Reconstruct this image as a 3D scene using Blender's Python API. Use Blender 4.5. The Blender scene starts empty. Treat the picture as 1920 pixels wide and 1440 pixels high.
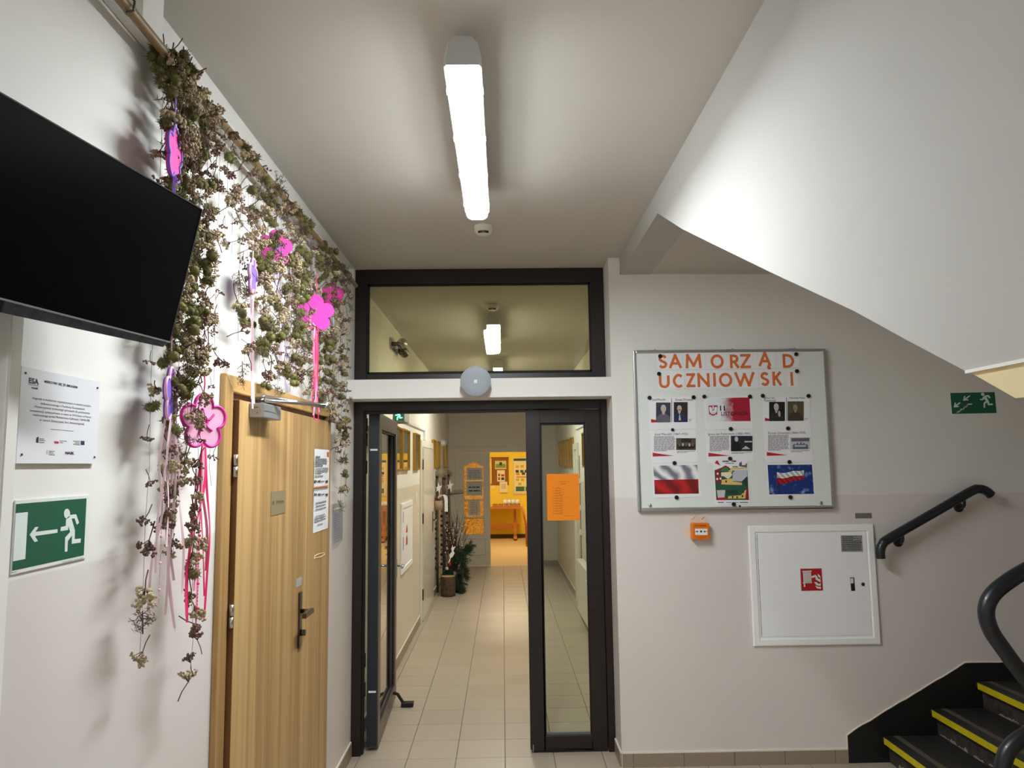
import bpy, math, random
from mathutils import Vector, Matrix, Euler
R0 = random.Random(7)
scene = bpy.context.scene
COL = scene.collection
V = Vector

# ---------------------------------------------------------------- camera, world, exposure
H, F = 1.80, 1383.0                      # eye height (m), focal length in px of a 1920 px wide frame
YAW, PITCH, ROLL = .01402, .10825, .01296
def _axes():
    cy, sy, cp, sp = math.cos(YAW), math.sin(YAW), math.cos(PITCH), math.sin(PITCH)
    f = V((sy*cp, cy*cp, sp)); r = V((cy, -sy, 0)); u = r.cross(f)
    cr, sr = math.cos(ROLL), math.sin(ROLL)
    return r*cr-u*sr, r*sr+u*cr, f
CR, CU, CF = _axes()
cam_data = bpy.data.cameras.new('camera'); cam = bpy.data.objects.new('camera', cam_data); COL.objects.link(cam)
cam_data.sensor_fit = 'HORIZONTAL'; cam_data.sensor_width = 36; cam_data.lens = F/1920*36
cam_data.clip_start = .02; cam_data.clip_end = 60
m = Matrix((CR, CU, -CF)).transposed().to_4x4(); m.translation = V((0, 0, H)); cam.matrix_world = m
scene.camera = cam
world = bpy.data.worlds.new('world'); scene.world = world; world.use_nodes = True
world.node_tree.nodes['Background'].inputs[0].default_value = (.02, .02, .02, 1)
vs = scene.view_settings
vs.view_transform = 'Standard'; vs.look = 'None'; vs.gamma = 1; vs.exposure = 1.50; vs.use_curve_mapping = False
HALL_LAMP, CORRIDOR_LAMP, ROOM_LAMP, FILL_LAMP, SIDE = 62.0, 19.0, 13.0, 80.0, .14

def hit(px, py, axis, val):
    """the point of a real plane (X, Y or Z = val) that the photo shows at pixel px, py"""
    d = CR*((px-960)/F) - CU*((py-720)/F) + CF
    k = 'XYZ'.index(axis); o = V((0, 0, H)); t = (val-o[k])/d[k]
    return o+d*t

# ---------------------------------------------------------------- materials
def lin(c):
    return tuple((x/255/12.92 if x/255 <= .04045 else ((x/255+.055)/1.055)**2.4) for x in c)+(1,)
MATS = {}
def M(name, col, rough=.55, metal=0, bump=None, var=None, spec=.5, emit=None, coat=0, sss=0, rand=0, trans=0, alpha=1):
    if name in MATS: return MATS[name]
    mt = bpy.data.materials.new(name); mt.use_nodes = True; MATS[name] = mt
    nt = mt.node_tree; b = nt.nodes['Principled BSDF']; N = nt.nodes.new; L = nt.links.new
    b.inputs['Base Color'].default_value = lin(col); b.inputs['Roughness'].default_value = rough
    b.inputs['Metallic'].default_value = metal; b.inputs['Specular IOR Level'].default_value = spec
    b.inputs['Coat Weight'].default_value = coat; b.inputs['Transmission Weight'].default_value = trans; b.inputs['Alpha'].default_value = alpha
    if emit: b.inputs['Emission Color'].default_value = lin(emit[0]); b.inputs['Emission Strength'].default_value = emit[1]
    tc = N('ShaderNodeTexCoord')
    if var:
        n = N('ShaderNodeTexNoise'); n.inputs['Scale'].default_value = var[0]; n.inputs['Detail'].default_value = 4
        L(tc.outputs['Object'], n.inputs['Vector'])
        mr = N('ShaderNodeMapRange'); mr.inputs[1].default_value = .3; mr.inputs[2].default_value = .7
        mr.inputs[3].default_value = 1-var[1]; mr.inputs[4].default_value = 1+var[1]*.6; L(n.outputs[0], mr.inputs[0])
        hs = N('ShaderNodeHueSaturation'); hs.inputs['Color'].default_value = lin(col); L(mr.outputs[0], hs.inputs['Value'])
        src = hs
        if rand:
            oi = N('ShaderNodeObjectInfo'); mm = N('ShaderNodeMapRange'); L(oi.outputs['Random'], mm.inputs[0])
            mm.inputs[3].default_value = .5-rand*.03; mm.inputs[4].default_value = .5+rand*.03
            h2 = N('ShaderNodeHueSaturation'); L(hs.outputs[0], h2.inputs['Color']); L(mm.outputs[0], h2.inputs['Hue'])
            m3 = N('ShaderNodeMapRange'); L(oi.outputs['Random'], m3.inputs[0]); m3.inputs[3].default_value = 1-rand*.4; m3.inputs[4].default_value = 1+rand*.4
            L(m3.outputs[0], h2.inputs['Value']); src = h2
        L(src.outputs[0], b.inputs['Base Color'])
    if bump:
        n = N('ShaderNodeTexNoise'); n.inputs['Scale'].default_value = bump[0]; n.inputs['Detail'].default_value = 5
        L(tc.outputs['Object'], n.inputs['Vector'])
        bp = N('ShaderNodeBump'); bp.inputs['Strength'].default_value = bump[1]; bp.inputs['Distance'].default_value = bump[2] if len(bump) > 2 else .004
        L(n.outputs[0], bp.inputs['Height']); L(bp.outputs[0], b.inputs['Normal'])
    return mt

def paint(name, up, low, zline=1.585):
    """two-coat wall paint: matt distemper above, oil-paint dado below zline"""
    mt = M(name, up, .75, bump=(9, .12, .01)); nt = mt.node_tree; N = nt.nodes.new; L = nt.links.new; b = nt.nodes['Principled BSDF']
    g = N('ShaderNodeNewGeometry'); s = N('ShaderNodeSeparateXYZ'); L(g.outputs['Position'], s.inputs[0])
    n = N('ShaderNodeTexNoise'); n.inputs['Scale'].default_value = 6; L(g.outputs['Position'], n.inputs['Vector'])
    ad = N('ShaderNodeMath'); ad.operation = 'MULTIPLY_ADD'; ad.inputs[1].default_value = .012; L(n.outputs[0], ad.inputs[0]); L(s.outputs['Z'], ad.inputs[2])
    gt = N('ShaderNodeMath'); gt.operation = 'GREATER_THAN'; gt.inputs[1].default_value = zline+.006; L(ad.outputs[0], gt.inputs[0])
    mx = N('ShaderNodeMix'); mx.data_type = 'RGBA'; mx.inputs['A'].default_value = lin(low); mx.inputs['B'].default_value = lin(up); L(gt.outputs[0], mx.inputs['Factor'])
    n2 = N('ShaderNodeTexNoise'); n2.inputs['Scale'].default_value = 1.3; n2.inputs['Detail'].default_value = 6; L(g.outputs['Position'], n2.inputs['Vector'])
    mr = N('ShaderNodeMapRange'); mr.inputs[1].default_value = .3; mr.inputs[2].default_value = .7; mr.inputs[3].default_value = .96; mr.inputs[4].default_value = 1.03; L(n2.outputs[0], mr.inputs[0])
    hs = N('ShaderNodeHueSaturation'); L(mx.outputs['Result'], hs.inputs['Color']); L(mr.outputs[0], hs.inputs['Value']); L(hs.outputs[0], b.inputs['Base Color'])
    m2 = N('ShaderNodeMapRange'); m2.inputs[3].default_value = .42; m2.inputs[4].default_value = .8; L(gt.outputs[0], m2.inputs[0]); L(m2.outputs[0], b.inputs['Roughness'])
    return mt

def glass(name, tint=(235, 240, 235), ior=1.5):
    mt = bpy.data.materials.new(name); mt.use_nodes = True; nt = mt.node_tree; N = nt.nodes.new; L = nt.links.new
    nt.nodes.remove(nt.nodes['Principled BSDF']); out = nt.nodes['Material Output']
    tr = N('ShaderNodeBsdfTransparent'); tr.inputs[0].default_value = lin(tint)
    gl = N('ShaderNodeBsdfGlossy'); gl.inputs['Roughness'].default_value = .0
    fr = N('ShaderNodeFresnel'); fr.inputs[0].default_value = ior; g = N('ShaderNodeNewGeometry')
    iv = N('ShaderNodeMath'); iv.operation = 'SUBTRACT'; iv.inputs[0].default_value = 1; L(g.outputs['Backfacing'], iv.inputs[1])
    mu = N('ShaderNodeMath'); mu.operation = 'MULTIPLY'; L(fr.outputs[0], mu.inputs[0]); L(iv.outputs[0], mu.inputs[1])
    m2 = N('ShaderNodeMath'); m2.operation = 'MULTIPLY'; m2.inputs[1].default_value = 1.7; m2.use_clamp = True; L(mu.outputs[0], m2.inputs[0])
    mx = N('ShaderNodeMixShader'); L(m2.outputs[0], mx.inputs[0]); L(tr.outputs[0], mx.inputs[1]); L(gl.outputs[0], mx.inputs[2]); L(mx.outputs[0], out.inputs[0])
    return mt

def wood(name, c1, c2, axis=2, scale=1.0, rough=.45):
    """veneer: grain drawn out along one axis"""
    mt = M(name, c1, rough); nt = mt.node_tree; N = nt.nodes.new; L = nt.links.new; b = nt.nodes['Principled BSDF']
    tc = N('ShaderNodeNewGeometry'); mp = N('ShaderNodeMapping'); L(tc.outputs['Position'], mp.inputs[0])
    sc = [38*scale]*3; sc[axis] = .9*scale; mp.inputs['Scale'].default_value = sc
    n = N('ShaderNodeTexNoise'); n.inputs['Scale'].default_value = 1; n.inputs['Detail'].default_value = 6; n.inputs['Roughness'].default_value = .6; L(mp.outputs[0], n.inputs['Vector'])
    mp2 = N('ShaderNodeMapping'); L(tc.outputs['Position'], mp2.inputs[0]); sc2 = [9*scale]*3; sc2[axis] = .12*scale; mp2.inputs['Scale'].default_value = sc2
    n2 = N('ShaderNodeTexNoise'); n2.inputs['Scale'].default_value = 1; n2.inputs['Detail'].default_value = 2; L(mp2.outputs[0], n2.inputs['Vector'])
    ad = N('ShaderNodeMath'); ad.operation = 'ADD'; L(n.outputs[0], ad.inputs[0]); L(n2.outputs[0], ad.inputs[1])
    cr = N('ShaderNodeValToRGB'); cr.color_ramp.elements[0].position = .40; cr.color_ramp.elements[1].position = .62
    cr.color_ramp.elements[0].color = lin(c2); cr.color_ramp.elements[1].color = lin(c1)
    hf = N('ShaderNodeMath'); hf.operation = 'MULTIPLY'; hf.inputs[1].default_value = .5; L(ad.outputs[0], hf.inputs[0]); L(hf.outputs[0], cr.inputs[0])
    L(cr.outputs[0], b.inputs['Base Color'])
    bp = N('ShaderNodeBump'); bp.inputs['Strength'].default_value = .08; bp.inputs['Distance'].default_value = .002; L(n.outputs[0], bp.inputs['Height']); L(bp.outputs[0], b.inputs['Normal'])
    return mt

m_wall = paint('wall_paint', (228, 225, 219), (220, 213, 208))
m_front = m_wall
m_corr = paint('corridor_paint', (226, 221, 208), (218, 209, 190))
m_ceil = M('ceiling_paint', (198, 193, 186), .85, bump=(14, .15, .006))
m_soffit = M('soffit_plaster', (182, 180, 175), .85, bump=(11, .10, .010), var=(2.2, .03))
m_beige = M('landing_beige', (226, 208, 160), .8, bump=(12, .1))
m_plaster = M('white_gloss', (238, 236, 230), .35)
m_grout = M('grout', (118, 108, 96), .9)
m_frame = M('brown_aluminium', (25, 13, 11), .36, bump=(300, .02))
m_black = M('black_plastic', (14, 14, 15), .35)
m_rubber = M('black_rubber', (10, 10, 11), .7)
m_white = M('white_plastic', (232, 232, 230), .4)
m_paper = M('white_paper', (236, 236, 238), .8)
m_ink = M('black_ink', (24, 24, 28), .8)
m_grey_ink = M('grey_ink', (120, 120, 126), .8)
m_chrome = M('brushed_steel', (190, 190, 188), .28, metal=1)
m_darksteel = M('dark_steel', (96, 90, 84), .3, metal=1)
m_alu = M('silver_aluminium', (196, 198, 198), .35, metal=.9)
m_glass = glass('clear_glass')
m_glass_dim = glass('dusty_glass', (226, 226, 208))
m_oak = wood('oak_veneer', (196, 160, 106), (158, 122, 74))
m_oak_frame = wood('oak_frame', (190, 152, 96), (150, 114, 66), 2)
m_oak_head = wood('oak_head', (194, 156, 98), (158, 120, 68), 1)
m_brown_edge = wood('oak_edge', (116, 74, 36), (84, 52, 26))
m_gold = M('gold_frame', (176, 132, 40), .35, metal=.6)
m_yellow = M('yellow_paint', (250, 216, 66), .8)
m_green = M('sign_green', (10, 88, 62), .45)
m_signwhite = M('sign_white', (222, 230, 226), .45)
m_red = M('sign_red', (176, 16, 26), .45)
m_orange = M('orange_paper', (244, 138, 8), .75)
m_orange_ink = M('orange_ink', (214, 112, 52), .8)

# ---------------------------------------------------------------- mesh building
WL = {}                                      # world location of every parent
def wl(o): return WL.get(o.name, V((0, 0, 0)))
class MB:
    def __init__(s): s.v = []; s.f = []; s.sm = []
    def add(s, vs_, fs, smooth=False):
        k = len(s.v); s.v += [V(p) for p in vs_]; s.f += [tuple(i+k for i in f) for f in fs]; s.sm += [smooth]*len(fs); return s
    def box(s, x0, x1, y0, y1, z0, z1):
        p = [(x, y, z) for z in (z0, z1) for y in (y0, y1) for x in (x0, x1)]
        return s.add(p, [(0, 2, 3, 1), (4, 5, 7, 6), (0, 1, 5, 4), (2, 6, 7, 3), (0, 4, 6, 2), (1, 3, 7, 5)])
    def obox(s, c, ax, hs):
        """oriented box: centre, three unit axes, half sizes"""
        c = V(c); p = [c+ax[0]*(i*hs[0])+ax[1]*(j*hs[1])+ax[2]*(k*hs[2]) for k in (-1, 1) for j in (-1, 1) for i in (-1, 1)]
        return s.add(p, [(0, 2, 3, 1), (4, 5, 7, 6), (0, 1, 5, 4), (2, 6, 7, 3), (0, 4, 6, 2), (1, 3, 7, 5)])
    def tube(s, pts, r, n=10, cap=True):
        pts = [V(p) for p in pts]; rr = r if isinstance(r, (list, tuple)) else [r]*len(pts)
        t0 = (pts[1]-pts[0]).normalized(); a = V((0, 0, 1)) if abs(t0.z) < .9 else V((1, 0, 0)); u = t0.cross(a).normalized(); vv = []
        for i, p in enumerate(pts):
            t = (pts[min(i+1, len(pts)-1)]-pts[max(i-1, 0)]).normalized(); u = (u-t*u.dot(t)).normalized(); w = t.cross(u)
            vv += [p+(u*math.cos(2*math.pi*k/n)+w*math.sin(2*math.pi*k/n))*rr[i] for k in range(n)]
        fs = [(i*n+k, i*n+(k+1) % n, (i+1)*n+(k+1) % n, (i+1)*n+k) for i in range(len(pts)-1) for k in range(n)]
        s.add(vv, fs, True)
        if cap:
            s.add(vv[:n], [tuple(range(n))[::-1]]); s.add(vv[-n:], [tuple(range(n))])
        return s
    def cyl(s, a, b, r, n=16): return s.tube([a, b], r, n)
    def lathe(s, prof, o, ax, n=24):
        """prof: (distance along ax, radius)"""
        o = V(o); ax = V(ax).normalized(); q = V((0, 0, 1)) if abs(ax.z) < .9 else V((1, 0, 0)); u = ax.cross(q).normalized(); w = ax.cross(u)
        vv = [o+ax*d+(u*math.cos(2*math.pi*k/n)+w*math.sin(2*math.pi*k/n))*r for d, r in prof for k in range(n)]
        fs = [(i*n+k, i*n+(k+1) % n, (i+1)*n+(k+1) % n, (i+1)*n+k) for i in range(len(prof)-1) for k in range(n)]
        return s.add(vv, fs, True)
    def ball(s, c, r, nu=8, nv=5, sq=(1, 1, 1)):
        c = V(c); vv = [c+V((0, 0, r*sq[2]))]
        for j in range(1, nv):
            t = math.pi*j/nv
            vv += [c+V((r*sq[0]*math.sin(t)*math.cos(2*math.pi*i/nu), r*sq[1]*math.sin(t)*math.sin(2*math.pi*i/nu), r*sq[2]*math.cos(t))) for i in range(nu)]
        vv.append(c-V((0, 0, r*sq[2]))); fs = [(0, 1+i, 1+(i+1) % nu) for i in range(nu)]
        for j in range(nv-2): fs += [(1+j*nu+i, 1+(j+1)*nu+i, 1+(j+1)*nu+(i+1) % nu, 1+j*nu+(i+1) % nu) for i in range(nu)]
        k = len(vv)-1; fs += [(k, k-nu+(i+1) % nu, k-nu+i) for i in range(nu)]
        return s.add(vv, fs, True)
    def prism(s, poly, fn, d0, d1):
        """poly of 2-D points, fn(a, b, d) -> world point"""
        n = len(poly); vv = [fn(a, b, d0) for a, b in poly]+[fn(a, b, d1) for a, b in poly]
        s.add(vv, [tuple(range(n))[::-1], tuple(range(n, 2*n))]+[(i, (i+1) % n, n+(i+1) % n, n+i) for i in range(n)]); return s
    def build(s, name, mat, parent=None, origin=None, bevel=0, fix=True):
        if not s.v: return None
        if origin is None:
            lo = [min(p[k] for p in s.v) for k in range(3)]; hi = [max(p[k] for p in s.v) for k in range(3)]
            origin = V(((lo[0]+hi[0])/2, (lo[1]+hi[1])/2, lo[2]))
        me = bpy.data.meshes.new(name); me.from_pydata([tuple(p-origin) for p in s.v], [], s.f); me.validate()
        if len(me.polygons) == len(s.sm): me.polygons.foreach_set('use_smooth', s.sm)
        if fix:
            import bmesh
            bm = bmesh.new(); bm.from_mesh(me); bmesh.ops.remove_doubles(bm, verts=bm.verts, dist=1e-6); bmesh.ops.recalc_face_normals(bm, faces=bm.faces); bm.to_mesh(me); bm.free()
        if mat: me.materials.append(mat)
        o = bpy.data.objects.new(name, me); COL.objects.link(o)
        o.location = origin-(wl(parent) if parent else V((0, 0, 0))); WL[o.name] = origin.copy()
        if parent: o.parent = parent
        if bevel:
            b = o.modifiers.new('bevel', 'BEVEL'); b.width = bevel; b.segments = 2; b.limit_method = 'ANGLE'; b.angle_limit = .7
        return o
def tag(o, label=None, cat=None, group=None, kind=None):
    if label: o['label'] = label
    if cat: o['category'] = cat
    if group: o['group'] = group
    if kind: o['kind'] = kind
    return o
def thing(name, loc, label=None, cat=None, group=None, kind=None):
    o = bpy.data.objects.new(name, None); COL.objects.link(o); o.location = V(loc); o.empty_display_size = .05; WL[o.name] = V(loc)
    return tag(o, label, cat, group, kind)
def struct(name, mb, mat, label=None, bevel=0):
    o = mb.build(name, mat, bevel=bevel); o['kind'] = 'structure'
    if label: o['label'] = label
    return o

class Fr:
    """a flat frame on a real surface: origin, right, up; n counts metres out of the surface"""
    def __init__(s, o, r, u): s.o = V(o); s.r = V(r).normalized(); s.u = V(u).normalized(); s.n = s.r.cross(s.u)
    def __call__(s, a, b, n=0): return s.o+s.r*a+s.u*b+s.n*n
    def ab(s, px, py, n=0):
        d = CR*((px-960)/F)-CU*((py-720)/F)+CF; o = s.o+s.n*n; t = (o-V((0, 0, H))).dot(s.n)/d.dot(s.n); p = V((0, 0, H))+d*t-s.o
        return (p.dot(s.r), p.dot(s.u))
def crop(x0, y0, k): return lambda x, y: (x0+x/k, y0+y/k)
FRONT = Fr((0, 4.60, 0), (1, 0, 0), (0, 0, 1))
LEFT = Fr((-.97, 0, 0), (0, 1, 0), (0, 0, 1))
RIGHT = Fr((.97, 0, 0), (0, -1, 0), (0, 0, 1))
END = Fr((0, 13.40, 0), (1, 0, 0), (0, 0, 1))
DOORP = Fr((0, 4.83, 0), (1, 0, 0), (0, 0, 1))

def plate(name, fr, poly, n0, n1, mat, parent=None, bevel=0):
    return MB().prism(poly, fr, n0, n1).build(name, mat, parent, bevel=bevel)
def rect(a0, a1, b0, b1): return [(a0, b0), (a1, b0), (a1, b1), (a0, b1)]
def ell(a, b, ra, rb, n=20): return [(a+ra*math.cos(2*math.pi*i/n), b+rb*math.sin(2*math.pi*i/n)) for i in range(n)]
def stroke(mb, fr, pts, w, n0, n1):
    for (a0, b0), (a1, b1) in zip(pts, pts[1:]):
        dx, dy = a1-a0, b1-b0; L = math.hypot(dx, dy) or 1; ux, uy = dx/L*w/2, dy/L*w/2
        mb.prism([(a0-ux+uy, b0-uy-ux), (a1+ux+uy, b1+uy-ux), (a1+ux-uy, b1+uy+ux), (a0-ux-uy, b0-uy+ux)], fr, n0, n1)
TEXTS = []
def text(body, fr, box, n, mat, parent, name='lettering', bold=0, fit=True, italic=False):
    """lettering fitted into box = (a0, a1, b0, b1) of a frame, lying n metres off it"""
    c = bpy.data.curves.new(name, 'FONT'); c.body = body; c.size = 1; c.offset = bold; c.resolution_u = 3
    if italic: c.shear = .3
    o = bpy.data.objects.new('tmp_text', c); COL.objects.link(o); TEXTS.append((o, fr, box, n, mat, parent, name, fit))
def flush_texts():
    bpy.context.view_layer.update(); dg = bpy.context.evaluated_depsgraph_get()
    made = []
    for o, fr, box, n, mat, parent, name, fit in TEXTS:
        me = bpy.data.meshes.new_from_object(o.evaluated_get(dg))
        made.append((me, fr, box, n, mat, parent, name, fit))
    for t in TEXTS: bpy.data.objects.remove(t[0])
    for me, fr, box, n, mat, parent, name, fit in made:
        if not len(me.vertices): continue
        xs = [v.co.x for v in me.vertices]; ys = [v.co.y for v in me.vertices]; x0, x1, y0, y1 = min(xs), max(xs), min(ys), max(ys)
        a0, a1, b0, b1 = box; sx = (a1-a0)/(x1-x0); sy = (b1-b0)/(y1-y0)
        org = fr(a0, b0, n)
        for v in me.vertices: v.co = fr(a0+(v.co.x-x0)*sx, b0+(v.co.y-y0)*sy, n)-org
        me.materials.clear(); me.materials.append(mat); me.name = name
        ob = bpy.data.objects.new(name, me); COL.objects.link(ob); ob.parent = parent; ob.location = org-wl(parent); WL[ob.name] = org
def wall_text(body, fr, cr, pl, pr, h, n, mat, parent, **kw):
    """line of lettering between two points of a crop of the photo (middle of its left end, of its right end), h crop px tall"""
    A = fr.ab(*cr(*pl), n); B = fr.ab(*cr(*pr), n); t = fr.ab(*cr(pl[0], pl[1]-h/2), n)[1]; b = fr.ab(*cr(pl[0], pl[1]+h/2), n)[1]
    mid = (A[1]+B[1])/2; hh = abs(t-b)
    text(body, fr, (A[0], B[0], mid-hh/2, mid+hh/2), n, mat, parent, **kw)
def dashes(fr, a0, a1, b, h, n, mb, rnd, wl_=(.006, .02), gap=.003):
    """a line of print too small to read: one bar for each word"""
    a = a0
    while a < a1-.003:
        w = min(rnd.uniform(*wl_), a1-a)
        mb.prism(rect(a, a+w, b, b+h), fr, n, n+.0002); a += w+gap
def clone(src, parent, name=None):
    o = src.copy(); COL.objects.link(o); o.parent = parent
    return o

# ================================================================ the setting
CEIL, CCEIL = 3.105, 3.05
# floor slab with tiles laid on it
fl = struct('floor', MB().box(-1.15, 5.0, -5.2, 13.6, -.25, -.006), m_grout, 'beige square ceramic floor tiles running down the hall and corridor')
TS, TX0, TY0 = .302, -.609, 4.780
m_tile = M('floor_tile', (182, 169, 150), .33, var=(2.5, .05), rand=.10, bump=(60, .03, .001))
_tiles = {}
def tile_mesh(w, d):
    k = (round(w, 4), round(d, 4))
    if k not in _tiles:
        mb = MB(); g = .0022; b = .0015
        p = [(g, g), (w-g, g), (w-g, d-g), (g, d-g)]; q = [(g+b, g+b), (w-g-b, g+b), (w-g-b, d-g-b), (g+b, d-g-b)]
        mb.add([(x, y, -.006) for x, y in p]+[(x, y, -.001) for x, y in p]+[(x, y, 0) for x, y in q],
               [(0, 1, 5, 4), (1, 2, 6, 5), (2, 3, 7, 6), (3, 0, 4, 7), (4, 5, 9, 8), (5, 6, 10, 9), (6, 7, 11, 10), (7, 4, 8, 11), (8, 9, 10, 11)])
        me = bpy.data.meshes.new('tile'); me.from_pydata([tuple(x) for x in mb.v], [], mb.f); me.materials.append(m_tile); _tiles[k] = me
    return _tiles[k]
def lay(x0, x1, y0, y1):
    i0, i1 = math.floor((x0-TX0)/TS+1e-6), math.ceil((x1-TX0)/TS-1e-6); j0, j1 = math.floor((y0-TY0)/TS+1e-6), math.ceil((y1-TY0)/TS-1e-6)
    for j in range(j0, j1):
        for i in range(i0, i1):
            a0, a1 = max(x0, TX0+i*TS), min(x1, TX0+(i+1)*TS); b0, b1 = max(y0, TY0+j*TS), min(y1, TY0+(j+1)*TS)
            if a1-a0 < .015 or b1-b0 < .015: continue
            o = bpy.data.objects.new('tile', tile_mesh(a1-a0, b1-b0)); COL.objects.link(o); o.parent = fl; o.location = V((a0, b0, 0))-wl(fl)
lay(-.97, .97, 4.78, 13.40)
lay(-.97, 2.10, 3.874, 4.78)
# the rest of the hall floor behind the camera, one sheet of the same tiles past the frame
m_tilesheet = M('floor_tile_far', (182, 169, 150), .36, var=(2.5, .05))
MB().box(-.97, 5.0, -5.0, 3.874, -.006, 0).build('tile_sheet', m_tilesheet, fl)
MB().box(2.10, 5.0, 3.874, 4.6, -.006, 0).build('tile_sheet', m_tilesheet, fl)

DY0, DY1, DZ = 2.585, 4.06, 2.075        # opening of the oak door
w = MB()
w.box(-1.15, -.97, -5.2, DY0, 0, 3.2).box(-1.15, -.97, DY1, 13.6, 0, 3.2).box(-1.15, -.97, DY0, DY1, DZ, 3.2).box(-1.15, -1.06, DY0, DY1, 0, DZ)
struct('wall_left', w, m_wall, 'off-white plastered wall behind the screen and hanging strands')
w = MB(); w.box(.69, 5.0, 4.60, 4.90, 0, 3.3)
struct('wall_front', w, m_wall, 'cream wall carrying the whiteboard and white fire cabinet')
w = MB(); w.box(-.97, .69, 4.60, 4.90, 2.218, 2.338)
struct('wall_lintel', w, m_plaster if False else m_wall, 'white beam between the glazed door and the transom window')
w = MB(); w.box(.97, 1.15, 4.90, 13.6, 0, 3.2)
struct('wall_corridor', w, m_corr, 'cream corridor wall with the radiator')
w = MB(); w.box(-.972, -.9695, 4.905, 13.4, 0, CCEIL)
struct('wall_corridor_side', w, m_corr, 'cream corridor wall with framed pictures and the small hydrant cabinet')
w = MB(); w.box(-1.15, -.86, 13.4, 13.55, 0, 3.2).box(.56, 1.15, 13.4, 13.55, 0, 3.2).box(-.86, .56, 13.4, 13.55, 2.02, 3.2)
struct('wall_end', w, m_corr, 'beige end wall of the corridor above the doorway')
w = MB(); w.box(-1.15, 5.0, -5.2, -5.0, 0, 3.2)
struct('wall_back', w, m_wall)
w = MB(); w.box(4.8, 5.0, -5.0, 4.6, 0, 3.3)
struct('wall_stairwell', w, m_wall)
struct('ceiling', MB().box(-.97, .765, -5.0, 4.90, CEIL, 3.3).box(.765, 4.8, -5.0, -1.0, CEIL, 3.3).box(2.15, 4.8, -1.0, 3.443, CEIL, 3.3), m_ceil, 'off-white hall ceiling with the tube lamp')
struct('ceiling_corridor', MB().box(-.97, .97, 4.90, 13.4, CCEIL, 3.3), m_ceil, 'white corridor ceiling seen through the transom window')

# side of the upper stair flight: an upright stringer face that drops towards the camera, with an unseen flight slab added behind it to block light
XZ = lambda a, b, d: V((a, d, b)); YZ = lambda a, b, d: V((d, a, b))
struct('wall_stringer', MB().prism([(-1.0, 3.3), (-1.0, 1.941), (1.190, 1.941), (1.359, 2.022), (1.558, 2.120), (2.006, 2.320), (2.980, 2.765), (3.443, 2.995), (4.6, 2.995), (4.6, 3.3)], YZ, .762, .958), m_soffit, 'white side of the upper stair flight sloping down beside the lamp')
struct('stair_soffit', MB().prism([(-1.0, 3.3), (-1.0, 2.02), (1.2, 2.02), (3.443, 3.02), (3.443, 3.3)], YZ, .958, 2.15), m_soffit, 'unseen underside of the upper stair flight')
struct('landing_soffit', MB().prism([(-1.0, 1.941), (-1.0, 1.888), (1.084, 1.888), (1.188, 1.941)], YZ, .764, 2.15), m_beige, 'beige edge under the white stair side')  # beige strip below the white stair side
struct('trim_1', MB().box(.7595, .78, -1.0, 1.191, 1.938, 1.9435), m_plaster, 'thin white ledge under the white stair side')
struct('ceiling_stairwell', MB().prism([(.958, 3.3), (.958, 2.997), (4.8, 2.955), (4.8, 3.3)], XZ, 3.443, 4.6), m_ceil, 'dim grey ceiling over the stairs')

# skirting
m_skirt = M('skirting_tile', (150, 134, 116), .35, var=(3, .06))
m_bead = M('skirting_bead', (226, 220, 206), .6)
def skirting(name, fn, length, first=0, label=None, step=TS, h=.078, top=True):
    """row of skirting tiles: fn(along, out, up) -> point"""
    root = thing(name, fn(0, 0, 0), label, kind='structure'); a = 0; nxt = first or step
    while a < length-.01:
        e = min(nxt, length); mb = MB(); g = .0015
        mb.prism([(a+g, 0), (e-g, 0), (e-g, h), (a+g, h)], lambda x, z, d: fn(x, d, z), 0, .011); mb.build('skirting_tile', m_skirt, root); a = e; nxt = e+step
    MB().prism([(0, h), (length, h), (length, h+.008), (0, h+.008)], lambda x, z, d: fn(x, d, z), 0, .009).build('bead', m_bead, root)
    return root
skirting('baseboard_front', lambda a, o, z: V((.692+a, 4.60-o, z)), 1.352, .065, 'brown tile skirting below the whiteboard wall')
skirting('baseboard_return', lambda a, o, z: V((.69-o, 4.60+a, z)), .225, .22, 'short brown tile skirting in the door reveal')
skirting('baseboard_left', lambda a, o, z: V((-.97+o, 4.105+a, z)), .72, .3, 'brown tile skirting between the oak door and the glazed door', h=.085)
skirting('baseboard_corridor_left', lambda a, o, z: V((-.97+o, 4.92+a, z)), 3.76, .2, 'tile skirting below the framed pictures', h=.09)
skirting('baseboard_corridor_far', lambda a, o, z: V((-.97+o, 10.22+a, z)), 3.17, .2, 'tile skirting behind the twig decorations', h=.09)
skirting('baseboard_corridor_right', lambda a, o, z: V((.97-o, 9.85+a, z)), 3.54, .2, 'tile skirting below the row of gold frames', h=.09)
skirting('baseboard_end', lambda a, o, z: V((.62+a, 13.40-o, z)), .34, .2, 'tile skirting on the corridor end wall', h=.09)

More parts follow.
